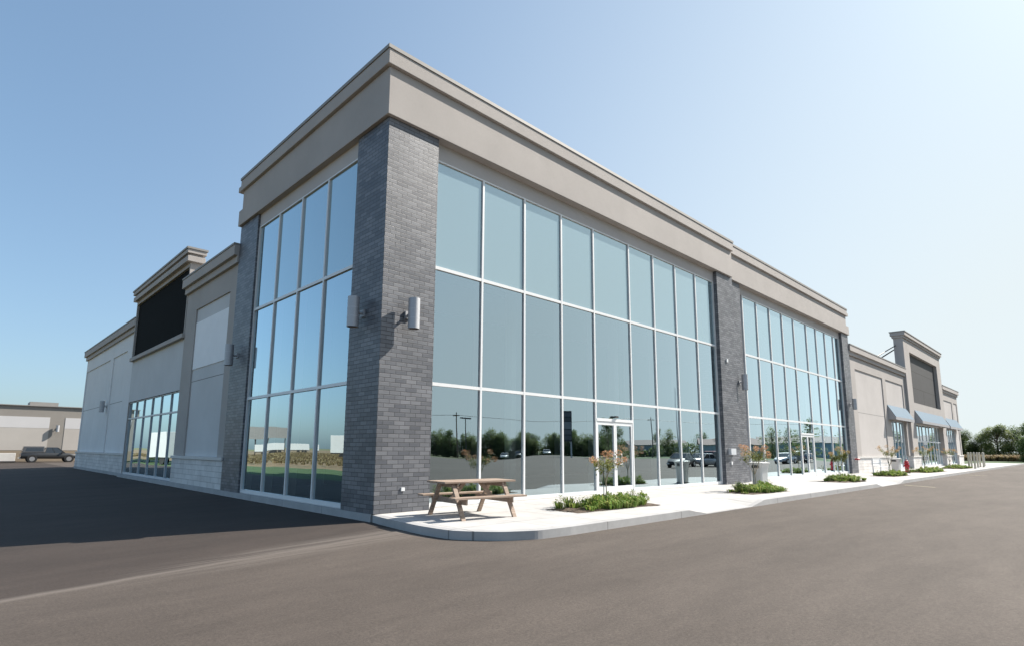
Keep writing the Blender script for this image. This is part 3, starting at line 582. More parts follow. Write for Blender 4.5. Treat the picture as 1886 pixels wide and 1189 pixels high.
def bed(x, y, lx, ly, seed, label, dens=1.0, sc_=1.0):
    rnd = random.Random(seed); e = tag(empty('planting_bed', (x, y, 0), R(-3)), label, 'plant bed', 'planting beds cut into the pavement')
    s = MB(); nx, ny = 14, 6; vs = []
    for i in range(nx + 1):
        for j in range(ny + 1):
            ed = i in (0, nx) or j in (0, ny); ex = (-.5 + i / nx) * lx; ey = (-.5 + j / ny) * ly
            vs.append((ex + rnd.uniform(-.03, .03), ey + rnd.uniform(-.03, .03), .004 if ed else rnd.uniform(.02, .05)))
    fs = [(i * (ny + 1) + j, (i + 1) * (ny + 1) + j, (i + 1) * (ny + 1) + j + 1, i * (ny + 1) + j + 1) for i in range(nx) for j in range(ny)]
    s.add(vs, fs, True); s.build('soil', M['soil'], e)
    f = MB()
    for _ in range(int(74 * dens)):
        px = rnd.gauss(.03 * lx, .24 * lx); py = rnd.uniform(-.44, .42) * ly
        if abs(px) > lx * .46: continue
        k = 1 - (abs(px) / (lx * .5)) ** 2 * .6
        tuft(f, (px, py, .02), .29 * k * rnd.uniform(.45, 1.2) * sc_, 42, rnd, 1.0)
    for _ in range(int(20 * dens)):
        px = rnd.gauss(.05 * lx, .17 * lx); py = rnd.uniform(-.32, .36) * ly
        if abs(px) > lx * .46: continue
        bushlet(f, (px, py, .04), rnd.uniform(.10, .18), rnd.uniform(.14, .33) * sc_, 150, rnd, .05)
    f.build('foliage', M['bedgreen'], e, fix=False)
    for px, py in ((-.44 * lx, .1 * ly), (-.36 * lx, -.2 * ly), (.43 * lx, .1 * ly), (.36 * lx, .2 * ly)):
        g = MB()
        for _ in range(7):
            a = rnd.uniform(0, 6.28); top = (px + math.cos(a) * .16, py + math.sin(a) * .16, rnd.uniform(.2, .36)); g.tube([(px, py, .02), top], .004, 4, False)
            for _k in range(9): leaf(g, Vector(top) + Vector((rnd.uniform(-.06, .06), rnd.uniform(-.06, .06), rnd.uniform(-.08, .03))), Vector((rnd.uniform(-1, 1), rnd.uniform(-1, 1), rnd.uniform(-.3, .7))), .055, .035)
        g.build('seedling', M['leafmid'], e, fix=False)
    return e
def shrub(x, y, seed, label, h=1.30, cr=.5, nbl=9, spread=1.0, leafk=1.0, blooms=None, clear=.62, bm='bloom'):
    rnd = random.Random(seed); e = tag(empty('flowering_shrub', (x, y, 0)), label, 'small tree', 'standard flowering shrubs in the planting beds')
    t = MB(); t.tube([(0, 0, 0), (.01, 0, .45 * clear / .62), (0, .01, clear)], [.018, .016, .016], 6)
    tips = []
    for i in range(6):
        a = i * 1.05 + rnd.uniform(-.3, .3); r = rnd.uniform(.12, .26) * spread; top = Vector((math.cos(a) * r, math.sin(a) * r, h - .22 + rnd.uniform(-.08, .12)))
        t.tube([(0, .01, clear - .03), (math.cos(a) * r * .45, math.sin(a) * r * .45, clear + .2), top], [.012, .009, .005], 5, False); tips.append(top)
    bl = []
    for i in range(nbl):
        if blooms: p = Vector(blooms[i])
        else:
            a = i * 6.283 / nbl + rnd.uniform(-.3, .3); r = cr * rnd.uniform(.6, 1.05); p = Vector((math.cos(a) * r, math.sin(a) * r, h + rnd.uniform(-.12, .26)))
        b0 = min(tips, key=lambda q: (q - p).length); t.tube([b0, b0.lerp(p, .5) + Vector((0, 0, .05)), p], [.006, .005, .004], 4, False); bl.append((b0, p))
    t.build('trunk', M['stem'], e)
    f = MB()
    for b0, p in bl + [(q, q + Vector((0, 0, .12))) for q in tips]:
        for _ in range(int(44 * leafk)):
            k = rnd.uniform(-.15, .92); q = b0.lerp(p, k) + Vector((rnd.gauss(0, .06), rnd.gauss(0, .06), rnd.gauss(-.02, .06)))
            leaf(f, q, Vector((rnd.uniform(-1, 1), rnd.uniform(-1, 1), rnd.uniform(-.9, .4))), rnd.uniform(.05, .10), rnd.uniform(.025, .045))
    f.build('foliage', M['shrubleaf'], e, fix=False)
    g = MB()
    for b0, p in bl:
        rr = rnd.uniform(.07, .10)
        for _ in range(110):
            d = Vector((rnd.gauss(0, 1), rnd.gauss(0, 1), rnd.gauss(0, 1))).normalized(); q = p + Vector((d.x * rr * 1.15, d.y * rr * 1.15, d.z * rr * .85)) * rnd.uniform(.6, 1.05)
            leaf(g, q, d + Vector((rnd.uniform(-.8, .8), rnd.uniform(-.8, .8), rnd.uniform(-.8, .8))), .032, .028)
    g.build('blossom', M[bm], e, fix=False)
    MB().tube([(-.05, .035, 0), (-.055, .035, 1.0)], .013, 6).build('stake', M['stake'], e)
    return e
bed(5.35, -2.45, 3.35, 1.05, 11, 'planting bed of dense green perennials between the picnic table and the double doors', 1.0)
shrub(5.55, -2.3, 5, 'flowering shrub with pinkish blossoms on bare stems in the nearest planting bed', 1.22, .5, 9)
bed(14.0, -2.75, 2.9, 1.1, 12, 'planting bed with yellowish green plants in front of the middle brick pillar', .9, .9)
shrub(14.35, -2.55, 6, 'orange flowering shrub beside the grey bin near the middle brick pillar', 1.38, .62, 12, 1.3)
bed(24.9, -2.45, 3.0, 1.3, 13, 'planting bed in front of the second tall storefront', .9, .95)
shrub(25.1, -2.3, 7, 'leafy green shrub with few flowers in front of the second tall storefront', 1.35, .55, 5, 1.2, 3.0, bm='bloomy')
bed(34.6, -2.4, 3.6, 1.3, 14, 'planting bed by the far end pillar before the pale bench', .9, .95)
shrub(35.0, -2.3, 8, 'orange tipped shrub standing before the pale bench and bin', 1.55, .7, 10, 1.5, bm='bloomy')
bed(45.0, -2.4, 6.0, 1.5, 15, 'planting bed just beyond the red hydrant', 1.3, 1.0)
shrub(45.2, -2.3, 9, 'orange shrub standing beyond the red hydrant in front of the wide awning entrance', 1.6, .8, 10, 1.6, bm='bloomy')
bed(58.5, -2.3, 5.0, 1.6, 16, 'farthest planting bed just before the cream bollards', 1.2, 1.0)
shrub(56.4, -2.2, 10, 'farthest orange shrub just before the cream bollards', 1.55, .8, 9, 1.5, bm='bloomy')

# ---------------------------------------------------------------- bins, bench, hydrant, bollards
def bin_(x, y, rz, label):
    e = tag(empty('litter_bin', (x, y, 0), R(rz)), label, 'bin', 'pale litter bins on the pavement')
    def ring(hw, z, ch=.22):
        c = hw * ch; return [(hw, hw - c, z), (hw - c, hw, z), (-hw + c, hw, z), (-hw, hw - c, z), (-hw, -hw + c, z), (-hw + c, -hw, z), (hw - c, -hw, z), (hw, -hw + c, z)]
    b = MB(); rr = [ring(.235, .03), ring(.235, .3), ring(.24, .55), ring(.27, .8), ring(.31, .94)]; n = 8
    vs = [p for r in rr for p in r]; b.add(vs, [(i * n + j, i * n + (j + 1) % n, (i + 1) * n + (j + 1) % n, (i + 1) * n + j) for i in range(len(rr) - 1) for j in range(n)] + [tuple(range(n - 1, -1, -1))])
    b.build('bin_body', M['binw'], e, bevel=.012)
    rr = [ring(.325, .942), ring(.325, .975), ring(.2, 1.0)]; vs = [p for r in rr for p in r]
    MB().add(vs, [(i * n + j, i * n + (j + 1) % n, (i + 1) * n + (j + 1) % n, (i + 1) * n + j) for i in range(2) for j in range(n)] + [tuple(range(n - 1, -1, -1)), tuple(range(16, 24))]).build('lid', M['binw'], e, bevel=.006)
    MB().box(-.31, -.262, -.15, .15, .76, .87).build('slot', M['dark'], e)
    MB().box(-.25, .25, -.25, .25, 0, .029).build('foot', M['dark'], e)
    return e
bin_(17.2, -1.55, -12, 'pale grey flared litter bin beside the middle brick pillar, the nearer of two')
bin_(42.2, -1.1, -8, 'pale litter bin beside the white bench near the red hydrant, the farther of two')
S = tag(empty('bench', (39.6, -.75, 0), R(-4)), 'white slatted park bench in front of the stone base near the red hydrant', 'bench')
mb = MB()
for k in range(5): mb.box(-.85, .85, -.28 + k * .11, -.19 + k * .11, .44, .465)
mb.build('seat', M['frame'], S)
mb = MB()
for k in range(4): mb.box(-.85, .85, .27, .295, .55 + k * .12, .63 + k * .12)
mb.build('backrest', M['frame'], S)
for x in (-.8, .8):
    MB().box(x - .03, x + .03, -.26, -.2, 0, .438).build('leg', M['frame'], S); MB().box(x - .03, x + .03, .2, .268, 0, 1.0).build('leg', M['frame'], S); MB().box(x - .03, x + .03, -.28, .19, .64, .68).build('armrest', M['frame'], S)
H = tag(empty('fire_hydrant', (41.0, -2.0, 0)), 'red fire hydrant standing on the pavement between the planting beds', 'fire hydrant')
MB().lathe([(0, .08), (.17, .08), (.17, .13), (.12, .14), (.12, .62), (.155, .63), (.155, .68), (.13, .69), (.12, .78), (.08, .86), (0, .89)], n=18).tube([(0, 0, .88), (0, 0, .95)], .03, 6).build('hydrant_body', M['red'], H)
MB().tube([(0, 0, 0), (0, 0, .08)], .13, 14).build('hydrant_foot', M['dark'], H)
for a, r_ in ((R(225), .075), (R(135), .055), (R(-45), .055)):
    d = Vector((math.cos(a), math.sin(a), 0)); MB().tube([d * .1 + Vector((0, 0, .5)), d * .19 + Vector((0, 0, .5))], r_, 12).build('hose_cap', M['red'], H)
D = tag(empty('dry_plant', (40.0, -2.35, 0)), 'small leafless dry plant beside the red hydrant', 'plant'); mb = MB(); rnd = random.Random(4)
for _ in range(22):
    a = rnd.uniform(0, 6.28); r_ = rnd.uniform(.1, .3); q = (math.cos(a) * r_, math.sin(a) * r_, rnd.uniform(.2, .45)); mb.tube([(0, 0, 0), (q[0] * .4, q[1] * .4, q[2] * .6), q], .006, 4, False)
    for _k in range(3): leaf(mb, q, Vector((rnd.uniform(-1, 1), rnd.uniform(-1, 1), rnd.uniform(-1, .5))), .06, .03)
mb.build('stalks', M['leafdark'], D, fix=False)
words = ['first', 'second', 'third', 'fourth', 'fifth', 'sixth', 'seventh', 'eighth']
def bollard():
    e = empty('bollard'); MB().tube([(0, 0, 0), (0, 0, 1.36)], .08, 14).lathe([(.08, 1.36), (.07, 1.42), (.04, 1.45), (0, 1.46)], n=14).build('post', M['post'], e)
    MB().lathe([(.12, 0), (.12, .02), (.082, .025)], n=14).build('base_ring', M['sidewalk'], e); return e
b0 = bollard(); index_kids()
spots = [(58.9, -3.35), (62.6, -3.3), (67.0, -3.35), (70.5, -3.3), (73.2, -3.0), (79.0, -3.2), (84.0, -3.0)]
pts_b = [(60.9, -2.95), (66.5, -2.45), (59.4, -3.55), (64.2, -3.2), (67.2, -3.05), (66.3, -3.4), (73.0, -2.75)]
for i, (x, y) in enumerate(pts_b):
    o = b0 if i == 0 else copy_tree(b0); o.location = (x, y, 0)
    tag(o, 'cream painted steel bollard, %s from the left at the pavement end' % words[i], 'bollard', 'cream bollards in a row at the pavement end')

# ---------------------------------------------------------------- vehicles
def vehicle(name, stations, roofst, paint, wheels, wr, hw, label, cat, loc, rz, grp=None, cap=None, scale=1.0):
    """stations: (x, z_bottom, z_belt, halfwidth); roofst: greenhouse (x0b,x0t,x1t,x1b, ztop)"""
    e = tag(empty(name, loc, R(rz)), label, cat, grp); e.scale = (scale,) * 3
    b = MB(); rings = []
    for x, zb, zt, h in stations:
        rings.append([(x, -h * .9, zb), (x, -h, zb + .12), (x, -h * 1.0, (zb + zt) / 2), (x, -h * .97, zt - .06), (x, -h * .86, zt), (x, h * .86, zt), (x, h * .97, zt - .06), (x, h, (zb + zt) / 2), (x, h, zb + .12), (x, h * .9, zb)])
    n = 10; vs = [p for r in rings for p in r]
    b.add(vs, [(i * n + j, i * n + (j + 1) % n, (i + 1) * n + (j + 1) % n, (i + 1) * n + j) for i in range(len(rings) - 1) for j in range(n)], True)
    b.add(rings[0], [tuple(range(n))]); b.add(rings[-1], [tuple(range(n - 1, -1, -1))]); b.build('body', paint, e)
    for x0b, x0t, x1t, x1b, zb, zt in roofst:
        h0 = hw * .9; h1 = hw * .74
        g = MB().add([(x0b, -h0, zb), (x1b, -h0, zb), (x1b, h0, zb), (x0b, h0, zb), (x0t, -h1, zt - .05), (x1t, -h1, zt - .05), (x1t, h1, zt - .05), (x0t, h1, zt - .05)], [(0, 1, 5, 4), (1, 2, 6, 5), (2, 3, 7, 6), (3, 0, 4, 7), (4, 5, 6, 7)])
        g.build('window_band', M['carglass'], e)
        r = MB().add([(x0t - .06, -h1 - .015, zt - .06), (x1t + .06, -h1 - .015, zt - .06), (x1t + .06, h1 + .015, zt - .06), (x0t - .06, h1 + .015, zt - .06), (x0t + .06, -h1 + .08, zt), (x1t - .06, -h1 + .08, zt), (x1t - .06, h1 - .08, zt), (x0t + .06, h1 - .08, zt)], [(0, 3, 2, 1), (4, 5, 6, 7), (0, 1, 5, 4), (1, 2, 6, 5), (2, 3, 7, 6), (3, 0, 4, 7)])
        xm = (x0t + x1t) / 2; xbm = (x0b + x1b) / 2
        for s in (-1, 1):
            for xa_, xb_ in ((x0b, x0t), (xbm, xm), (x1b, x1t)): r.beam((xa_, s * (h0 + .004), zb), (xb_, s * (h1 + .006), zt - .05), .07, .035, up=(0, 1, 0))
        r.build('roof', paint, e)
    for x in wheels:
        for s in (-1, 1):
            c = Vector((x, s * (hw - .09), wr)); o = MB().tube([c - Vector((0, .11, 0)), c + Vector((0, .11, 0))], wr, 20).build('wheel', M['tyre'], e)
            MB().tube([c + Vector((0, s * .10, 0)), c + Vector((0, s * .118, 0))], wr * .62, 16).build('rim', M['rim'], o)
            a = MB(); a.tube([c + Vector((0, s * .04, .02)), c + Vector((0, s * .091, .02))], wr * 1.17, 20); a.build('wheel_arch', M['dark'], e)
    x0, x1 = stations[0][0], stations[-1][0]; zf = stations[-1][2] - .18; zr = stations[0][2] - .2
    for s in (-1, 1):
        MB().box(x1 - .04, x1 + .015, s * hw * .55, s * hw * .88, zf - .08, zf + .06).build('headlight', M['lampclear'], e)
        MB().box(x0 - .015, x0 + .04, s * hw * .6, s * hw * .9, zr - .1, zr + .1).build('tail_light', M['lampred'], e)
    return e
pk = carpaint('dark grey truck paint', (.028, .03, .032)); pk2 = carpaint('grey cap paint', (.06, .063, .068))
tr = vehicle('pickup_truck', [(-2.6, .5, 1.02, .88), (-2.5, .42, 1.08, .92), (-1, .42, 1.1, .93), (.6, .4, 1.08, .93), (1.55, .42, 1.04, .92), (2.3, .45, .95, .88), (2.5, .5, .85, .82)], [(-.5, -.40, .62, 1.32, 1.05, 1.70)], pk, (-1.6, 1.72), .40, .93,
             'dark grey pickup truck with a cap over its bed, parked before the far beige building', 'pickup truck', (.92, 67.6, Z0), 0, scale=.93)
cp = MB().add([(-2.52, -.86, 1.08), (-.56, -.86, 1.09), (-.56, .86, 1.09), (-2.52, .86, 1.08), (-2.38, -.72, 1.80), (-.60, -.72, 1.80), (-.60, .72, 1.80), (-2.38, .72, 1.80)], [(0, 3, 2, 1), (4, 5, 6, 7), (0, 1, 5, 4), (1, 2, 6, 5), (2, 3, 7, 6), (3, 0, 4, 7)]).build('bed_cap', pk2, tr, bevel=.04)
for s_ in (-1, 1):
    MB().add([(-2.25, s_ * .835, 1.25), (-.72, s_ * .835, 1.25), (-.72, s_ * .765, 1.62), (-2.15, s_ * .765, 1.62)], [(0, 1, 2, 3)]).build('cap_window', M['carglass'], cp, fix=False)
    MB().box(.95, 1.15, s_ * .93, s_ * 1.08, 1.06, 1.2).build('mirror', M['dark'], tr)
MB().box(-2.72, -2.55, -.8, .8, .42, .6).build('rear_bumper', M['chrome'], tr)
sedan = [(-2.25, .4, .72, .7), (-2.1, .3, .88, .82), (-1.3, .24, .93, .86), (0, .22, .92, .87), (1.0, .24, .88, .86), (1.8, .28, .76, .8), (2.2, .38, .6, .66)]
sedroof = [(-1.65, -1.05, .3, 1.1, .9, 1.42)]
suv = [(-2.2, .45, .95, .78), (-2.1, .36, 1.05, .86), (-1, .32, 1.08, .88), (.5, .32, 1.05, .88), (1.2, .34, 1.0, .87), (2.0, .38, .86, .8), (2.2, .48, .72, .7)]
suvroof = [(-2.1, -1.85, .35, 1.05, 1.04, 1.68)]
G = 'cars parked across the lot, mirrored in the storefront glass'
for i, (x, y, rz, kind, col, lab) in enumerate(((44.5, -16.9, 170, 0, (.02, .022, .03), 'black sedan mirrored at the right end of the near storefront glass'), (50.2, -17.6, 190, 0, (.35, .37, .38), 'silver grey sedan mirrored beside the black sedan in the glass'),
        (56.0, -18.6, 8, 1, (.22, .03, .04), 'dark red sport utility mirrored behind the silver sedan in the glass'), (72.0, -17, 185, 0, (.45, .47, .5), 'light silver sedan mirrored in the second storefront'),
        (79.0, -16.5, 5, 1, (.06, .09, .13), 'dark blue sport utility mirrored near the doors of the second storefront'), (86.5, -86.5, 140, 0, (.6, .6, .6), 'white sedan mirrored far off below the tree line'),
        (91.0, -86, 130, 1, (.02, .02, .022), 'black sport utility mirrored far off below the tree line'), (95.5, -81, 135, 0, (.5, .5, .5), 'pale grey sedan mirrored far off beside the black one'))):
    vehicle('parked_car', suv if kind else sedan, suvroof if kind else sedroof, carpaint('car paint', col), (-1.35, 1.35), .34 if kind else .31, .9 if kind else .87, lab, 'car', (x, y, Z0), rz, G)

# ---------------------------------------------------------------- far beige building with the truck in front
F = tag(empty('warehouse', (0, 72, Z0)), 'low beige commercial building with blank white panels beyond the left end of the retail building', 'building')
MB().box(-9, 60, 0, 25, -.5, 6.15).build('wall', M['farwall'], F)
mb = MB(); mb2 = MB(); mb3 = MB()
for a, b in ((-8.4, 1.0), (2.4, 16), (17.4, 31), (32.4, 46), (47.4, 59)):
    mb.box(a, b, -.03, .05, 3.72, 4.95); mb2.box(a, b, -.026, .05, 1.25, 3.70)
mb.build('sign_panel', M['farwhite'], F); mb2.build('wall_panel', M['farbeige'], F)
MB().box(-9.05, 60.05, -.08, .1, .02, 1.2).build('base_course', M['farbase'], F)
MB().box(-9.2, 60.2, -.18, .3, 6.152, 6.24).build('coping', M['coping'], F)
mb = MB()
for x in (-6.4, 9.2, 24.2): mb.box(x - .03, x + .03, -.034, -.031, 1.25, 4.95)
mb.build('panel_joint', M['shadowgap'], F)
MB().box(-.5, 2.2, 6, 9, 6.24, 7.0).build('roof_unit', M['coping'], F)
fl = copy_tree(L0); fl.location = (1.75, 72 - .0, Z0 + 3.7); fl.rotation_euler = (0, 0, 0); fl.scale = (1.15, 1.15, 1.0); fl['label'] = 'silver wall lamp on the brown pier of the low far building'; fl['group'] = 'cylinder wall lamps on the retail building'
K = tag(empty('loading_block', (-4.0, 69.2, Z0)), 'low whitewashed concrete block behind the pickup truck', 'concrete block')
MB().box(-3.5, 2.25, 0, .6, 0, .95).build('block', M['cap'], K, bevel=.02)
MB().box(-3.6, 2.3, -.1, .7, 0.0, .12).build('footing', M['dark'], K)

# ---------------------------------------------------------------- trees
def tree_meshes(seed, h, r, mat, n=2600, leaf_s=.34, conical=False):
    rnd = random.Random(seed); t = MB()
    t.tube([(0, 0, 0), (.05, 0, h * .25), (0, .05, h * .5), (0, 0, h * .85)], [r * .07, r * .055, r * .04, r * .012], 7)
    cl = []
    for i in range(34):
        z = rnd.uniform(-.1, 1.0); k = (1 - z) * 1.1 if conical else math.sin(math.pi * min(1, max(0, (z + .25) / 1.28))) ** .6
        a = rnd.uniform(0, 6.283); q = Vector((math.cos(a) * r * k * rnd.uniform(.25, .85), math.sin(a) * r * k * rnd.uniform(.25, .85), h * (.14 + .80 * z)))
        cl.append((q, r * rnd.uniform(.2, .42) * (.6 if conical else 1)))
        if i % 2 == 0: t.tube([(0, 0, h * (.12 + .5 * z)), q], [r * .025, r * .008], 5, False)
    f = MB()
    for _ in range(n):
        q, cr_ = rnd.choice(cl); d = Vector((rnd.gauss(0, 1), rnd.gauss(0, 1), rnd.gauss(0, .8))).normalized(); p = q + d * cr_ * rnd.uniform(.55, 1.08)
        leaf(f, p, d + Vector((rnd.uniform(-1, 1), rnd.uniform(-1, 1), rnd.uniform(-1, .6))), leaf_s * rnd.uniform(.6, 1.4), leaf_s * .6)
    return t.mesh('trunk', M['bark']), f.mesh('crown', mat, False)
TV = [tree_meshes(1, 7.2, 3.0, M['leafmid']), tree_meshes(2, 7.0, 3.3, M['leafdark']), tree_meshes(3, 8.0, 2.6, M['leafdark'], conical=False), tree_meshes(4, 8.5, 2.0, M['leafblue'], conical=True)]
TVH = tree_meshes(21, 7.2, 3.4, M['leafmid'], 14000, .26), tree_meshes(22, 7.0, 3.3, M['leafdark'], 14000, .26)
def tree(x, y, v, s, rz, label, group, sz=1.0):
    e = tag(empty('tree', (x, y, Z0 - .02), rz), label, 'tree', group); e.scale = (s, s, s * sz)
    for nm, me in zip(('trunk', 'crown'), v): o = bpy.data.objects.new(nm, me); C.objects.link(o); o.parent = e
    return e
GT = 'trees beyond the right end of the parking lot'
tree(163, 10.6, TVH[1], .92, .4, 'dark green tree just right of the far end of the retail building', GT)
tree(164, 7.4, TVH[1], .80, 2.2, 'dark rounded tree behind the cream bollards', GT)
tree(161, 4.2, TVH[0], 1.06, 1.1, 'bright olive green tree, tallest of the group behind the bollards', GT)
tree(164, .9, TVH[1], 1.0, 3.3, 'broad dark green tree right of the olive green one', GT)
tree(133, -3.4, TVH[1], .98, 4.4, 'tall tree cut by the right edge of the photo', GT)
tree(190, 14, TV[1], .85, 5, 'tree partly hidden behind the first dark green tree beyond the building', GT)
tree(195, -2.9, TV[1], .7, 1.4, 'low tree in the gap before the blue grey house', GT)
rnd = random.Random(77)
GL = 'trees in the line across the lot, mirrored in the glass'
pos = []
for i in range(130):
    t = i / 129; x = 60 + t * 60 + rnd.uniform(-1, 1); y = -122 + t * 43 + rnd.uniform(-4, 4); pos.append((x, y))
for i, (x, y) in enumerate(pos):
    tree(x, y, TV[rnd.choice((0, 1, 1, 2, 0))], rnd.uniform(.6, .88), rnd.uniform(0, 6), 'tree in the dense dark line mirrored in the near storefront glass', GL, rnd.uniform(.85, 1.15))
def thicket(name, a, b, wdt, h, n, mat, seed, label):
    rnd = random.Random(seed); mb = MB(); a = Vector(a); b = Vector(b); d = (b - a); nrm = Vector((-d.y, d.x, 0)).normalized()
    for _ in range(n):
        t = rnd.random(); top = h * (.72 + .28 * math.sin(t * 41 + 2 * math.sin(t * 17))); p = a + d * t + nrm * rnd.uniform(-wdt, wdt) / 2; p.z = Z0 + top * rnd.random() ** .8
        leaf(mb, p, Vector((rnd.uniform(-1, 1), rnd.uniform(-1, 1), rnd.uniform(-1, .6))), rnd.uniform(.35, .8), .42)
    o = mb.build(name, mat, fix=False); tag(o, label, 'thicket', kind='stuff')
thicket('thicket', (58, -126, 0), (124, -78, 0), 5, 4.4, 13000, M['leafdark'], 31, 'continuous low wood mirrored behind the tree line')
thicket('thicket', (128, -84, 0), (166, -8, 0), 5, 3.6, 10000, M['leafdark'], 32, 'continuous low wood mirrored behind the houses')
GR = 'scattered trees mirrored beyond the parked cars'
for i in range(14):
    tree(126 + rnd.uniform(-6, 14), -72 + i * 5.0 + rnd.uniform(-2, 2), TV[rnd.choice((0, 1, 2))], rnd.uniform(.7, 1.1), rnd.uniform(0, 6), 'tree among the sheds mirrored above the parked cars', GR)
for i, (x, y, s) in enumerate(((83, -52, .95), (90, -59, 1.0))): tree(x, y, TV[2], s, i * 2., ['tall narrow tree mirrored in the left leaf of the door glass', 'tall tree mirrored in the right leaf of the door glass'][i], 'pair of trees mirrored in the door glass')

# weeds: a dry band on the field past the lot
def tufts(name, region, n, h, mat, seed, W=.05):
    rnd = random.Random(seed); mb = MB()
    for _ in range(n):
        x = rnd.uniform(region[0], region[1]); y = rnd.uniform(region[2], region[3]); tuft(mb, (x, y, Z0 - .03), h * rnd.uniform(.5, 1.2), 7, rnd, .8, W)
    o = mb.build(name, mat, fix=False); tag(o, kind='stuff'); return o
tag(tufts('dry_weeds', (138, 156, -14, 20), 7000, 1.15, M['weeds'], 5, .08), 'tall reddish dry weeds behind the lawn strip at the far right', 'weeds')
tag(tufts('field_weeds', (-75, -18, 22, 150), 9000, .38, M['weeds'], 6, .06), 'dry field weeds mirrored in the shaded corner glass', 'weeds')

# blue sheds, at the right and mirrored
def shed(x, y, rz, lx, ly, h, col, label, roofc=(.12, .09, .09)):
    e = tag(empty('shed', (x, y, Z0), R(rz)), label, 'building'); m1 = noisy('shed wall', col, .8, .06, .5); m2 = noisy('shed roof', roofc, .8, .08, .5)
    MB().box(-lx / 2, lx / 2, -ly / 2, ly / 2, 0, h).build('wall', m1, e)
    r = h * .45; MB().add([(-lx / 2 - .3, -ly / 2 - .3, h), (lx / 2 + .3, -ly / 2 - .3, h), (lx / 2 + .3, ly / 2 + .3, h), (-lx / 2 - .3, ly / 2 + .3, h), (-lx / 2 - .3, 0, h + r), (lx / 2 + .3, 0, h + r)], [(0, 1, 5, 4), (2, 3, 4, 5), (1, 2, 5), (3, 0, 4), (0, 3, 2, 1)]).build('roof', m2, e)
    w_ = MB()
    for k in range(max(2, int(lx / 4))): X = -lx / 2 + (k + .5) * lx / max(2, int(lx / 4)); w_.box(X - .5, X + .5, -ly / 2 - .03, -ly / 2 + .02, h * .4, h * .75)
    w_.build('window', M['carglass'], e); return e
shed(182, -7.5, 90, 10, 8, 4.2, (.22, .27, .36), 'blue grey house behind the trees at the right edge', (.2, .22, .28))
shed(140, -78, 40, 16, 9, 3.0, (.42, .46, .50), 'pale blue grey house with a dark roof mirrored above the cars')
shed(134, -54, 60, 14, 8, 3.2, (.42, .45, .48), 'white grey house with brown roof mirrored at the right of the near storefront', (.16, .09, .08))
shed(152, -42, 70, 22, 10, 3.8, (.26, .36, .42), 'long teal grey house mirrored in the second storefront')
shed(158, -20, 80, 22, 10, 3.8, (.30, .40, .46), 'pale teal house mirrored at the far end of the second storefront')
# pylon sign, poles, wires
e = tag(empty('pylon_sign', (79.5, -59.5, Z0), R(50)), 'tall dark tenant pylon sign on two legs, mirrored in the storefront glass', 'sign')
MB().box(-1.1, 1.1, -.25, .25, 3.4, 9.4).build('sign_cabinet', M['charcoal'], e)
for s in (-1, 1): MB().box(s * .9 - .15, s * .9 + .15, -.15, .15, 0, 3.4).build('leg', M['binw'], e)
for k, (z0, z1) in enumerate(((3.7, 4.6), (4.8, 5.7), (5.9, 7.3), (7.5, 8.1), (8.3, 9.1))): MB().box(-1.0, 1.0, .252, .28, z0, z1).box(-1.0, 1.0, -.28, -.252, z0, z1).build('sign_face', noisy('sign face', ((.12, .12, .13), (.16, .16, .17), (.3, .3, .3), (.1, .1, .1), (.14, .14, .15))[k], .5, .1, 2), e)
def light_pole(x, y, h, label, arm=1.2):
    e = tag(empty('light_pole', (x, y, Z0)), label, 'light pole', 'light poles across the parking lot'); MB().tube([(0, 0, 0), (0, 0, h)], [.11, .07], 8).build('pole', M['dark'], e)
    for s in (-1, 1): MB().box(s * .1, s * arm, -.14, .14, h - .1, h + .08).build('lamp_head', M['dark'], e)
light_pole(57.5, -64.6, 7.0, 'twin headed light pole mirrored in the first pane of the near storefront')
light_pole(112, -40, 8.5, 'twin headed light pole mirrored in the second storefront')
poles = [(20, -108), (69.5, -82), (108, -61), (150, -38)]
for i, (x, y) in enumerate(poles):
    e = tag(empty('utility_pole', (x, y, Z0)), ['wooden utility pole mirrored left of the first pane', 'wooden utility pole mirrored in the first pane of the near storefront', 'wooden utility pole mirrored near the middle brick pillar', 'wooden utility pole mirrored in the second storefront'][i], 'utility pole', 'utility poles along the far road')
    MB().tube([(0, 0, 0), (0, 0, 9.2)], [.16, .1], 8).build('pole', M['bark'], e); MB().box(-.06, .06, -1.1, 1.1, 8.5, 8.65).build('crossarm', M['bark'], e)
mb = MB()
for (a, b) in zip(poles[:-1], poles[1:]):
    for k in (0,):
        pts = []
        for i in range(13):
            t = i / 12; pts.append((a[0] + (b[0] - a[0]) * t, a[1] + (b[1] - a[1]) * t, 8.5 - 1.1 * 4 * t * (1 - t) * .5))
        mb.tube(pts, .035, 4, False)
tag(mb.build('power_line', M['dark']), 'thin overhead power line mirrored across the storefront glass', 'cable')
e = tag(empty('mast', (53.8, -22.6, Z0)), 'tall thin flagpole mirrored near the right end of the near storefront', 'pole'); MB().tube([(0, 0, 0), (0, 0, 9.0)], [.07, .03], 6).build('pole', M['binw'], e)

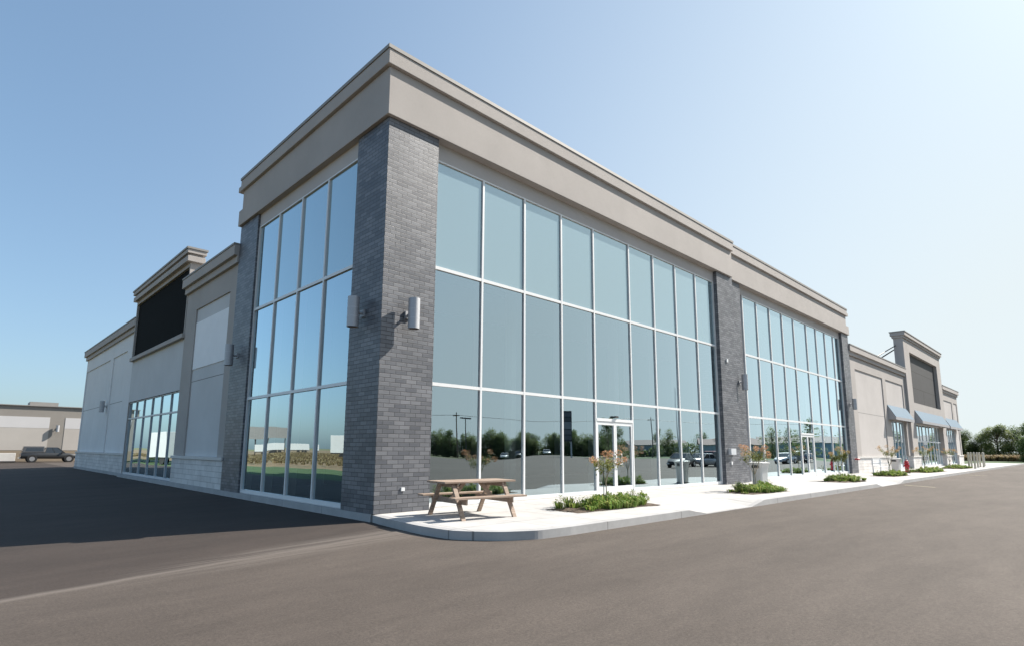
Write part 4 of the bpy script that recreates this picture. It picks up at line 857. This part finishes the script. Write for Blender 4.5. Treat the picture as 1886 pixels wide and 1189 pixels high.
# trailers and screens mirrored in the shaded corner glass
def trailer(x, y, rz, L, h, label, col=(.55, .55, .54), zb=1.1):
    e = tag(empty('semi_trailer', (x, y, ZL), R(rz)), label, 'trailer', 'white trailers mirrored in the shaded corner glass'); m1 = noisy('trailer skin', col, .5, .04, .5)
    MB().box(-L / 2, L / 2, -1.25, 1.25, zb, h).build('box_body', m1, e, bevel=.03); MB().box(-L / 2 + .05, L / 2 - .05, -1.2, 1.2, zb - .18, zb - .002).build('chassis', M['dark'], e)
    for X in (-L / 2 + 1.2, -L / 2 + 2.3, L / 2 - 2.5):
        for s in (-1, 1): MB().tube([(X, s * 1.2, .5), (X, s * .85, .5)], .5, 14).build('wheel', M['tyre'], e)
trailer(-43.0, 81.0, 27, 6.8, 4.2, 'white box trailer on wheels mirrored at the right of the shaded corner glass')
trailer(-58, 155, 22, 7.5, 3.0, 'long white trailer mirrored low in the middle of the shaded corner glass')
trailer(-67.5, 152, 24, 6.5, 2.9, 'second long white trailer mirrored beside the first in the shaded glass')
trailer(-49.5, 166, 20, 9, 4.0, 'dark blue container mirrored at the left of the shaded corner glass', (.03, .05, .07), .3)
e = tag(empty('billboard', (-62, 165, ZL), R(21)), 'dark slatted billboard rear on posts mirrored above the white trailers', 'billboard')
MB().box(-5.5, 5.5, -.15, .15, 4.6, 8.0).build('board', M['roof'], e)
for X in (-4, 0, 4): MB().box(X - .15, X + .15, .16, .4, 0, 7.5).build('post', M['dark'], e)
bt = tag(empty('box_truck', (-10.1, 62.0, ZL), R(90)), 'white box truck mirrored in the low window of the shaded left wing', 'truck')
MB().box(-3.6, 2.2, -1.2, 1.2, .75, 3.5).build('box_body', noisy('truck box', (.5, .49, .48), .5, .03, 1), bt, bevel=.03)
MB().box(2.25, 3.9, -1.05, 1.05, .5, 1.5).box(2.25, 3.3, -1.0, 1.0, 1.5, 2.2).build('cab', noisy('truck cab', (.6, .6, .6), .4, .03, 1), bt, bevel=.08)
MB().box(3.303, 3.32, -.9, .9, 1.55, 2.1).build('windscreen', M['carglass'], bt)
for X in (-2.2, 3.0):
    for s in (-1, 1): MB().tube([(X, s * 1.1, .42), (X, s * .85, .42)], .42, 14).build('wheel', M['tyre'], bt)
vehicle('parked_car', suv, suvroof, carpaint('car paint', (.3, .32, .33)), (-1.35, 1.35), .34, .9, 'grey car mirrored beside the white box truck in the left wing window', 'car', (-11.6, 72, ZL), 100, G)
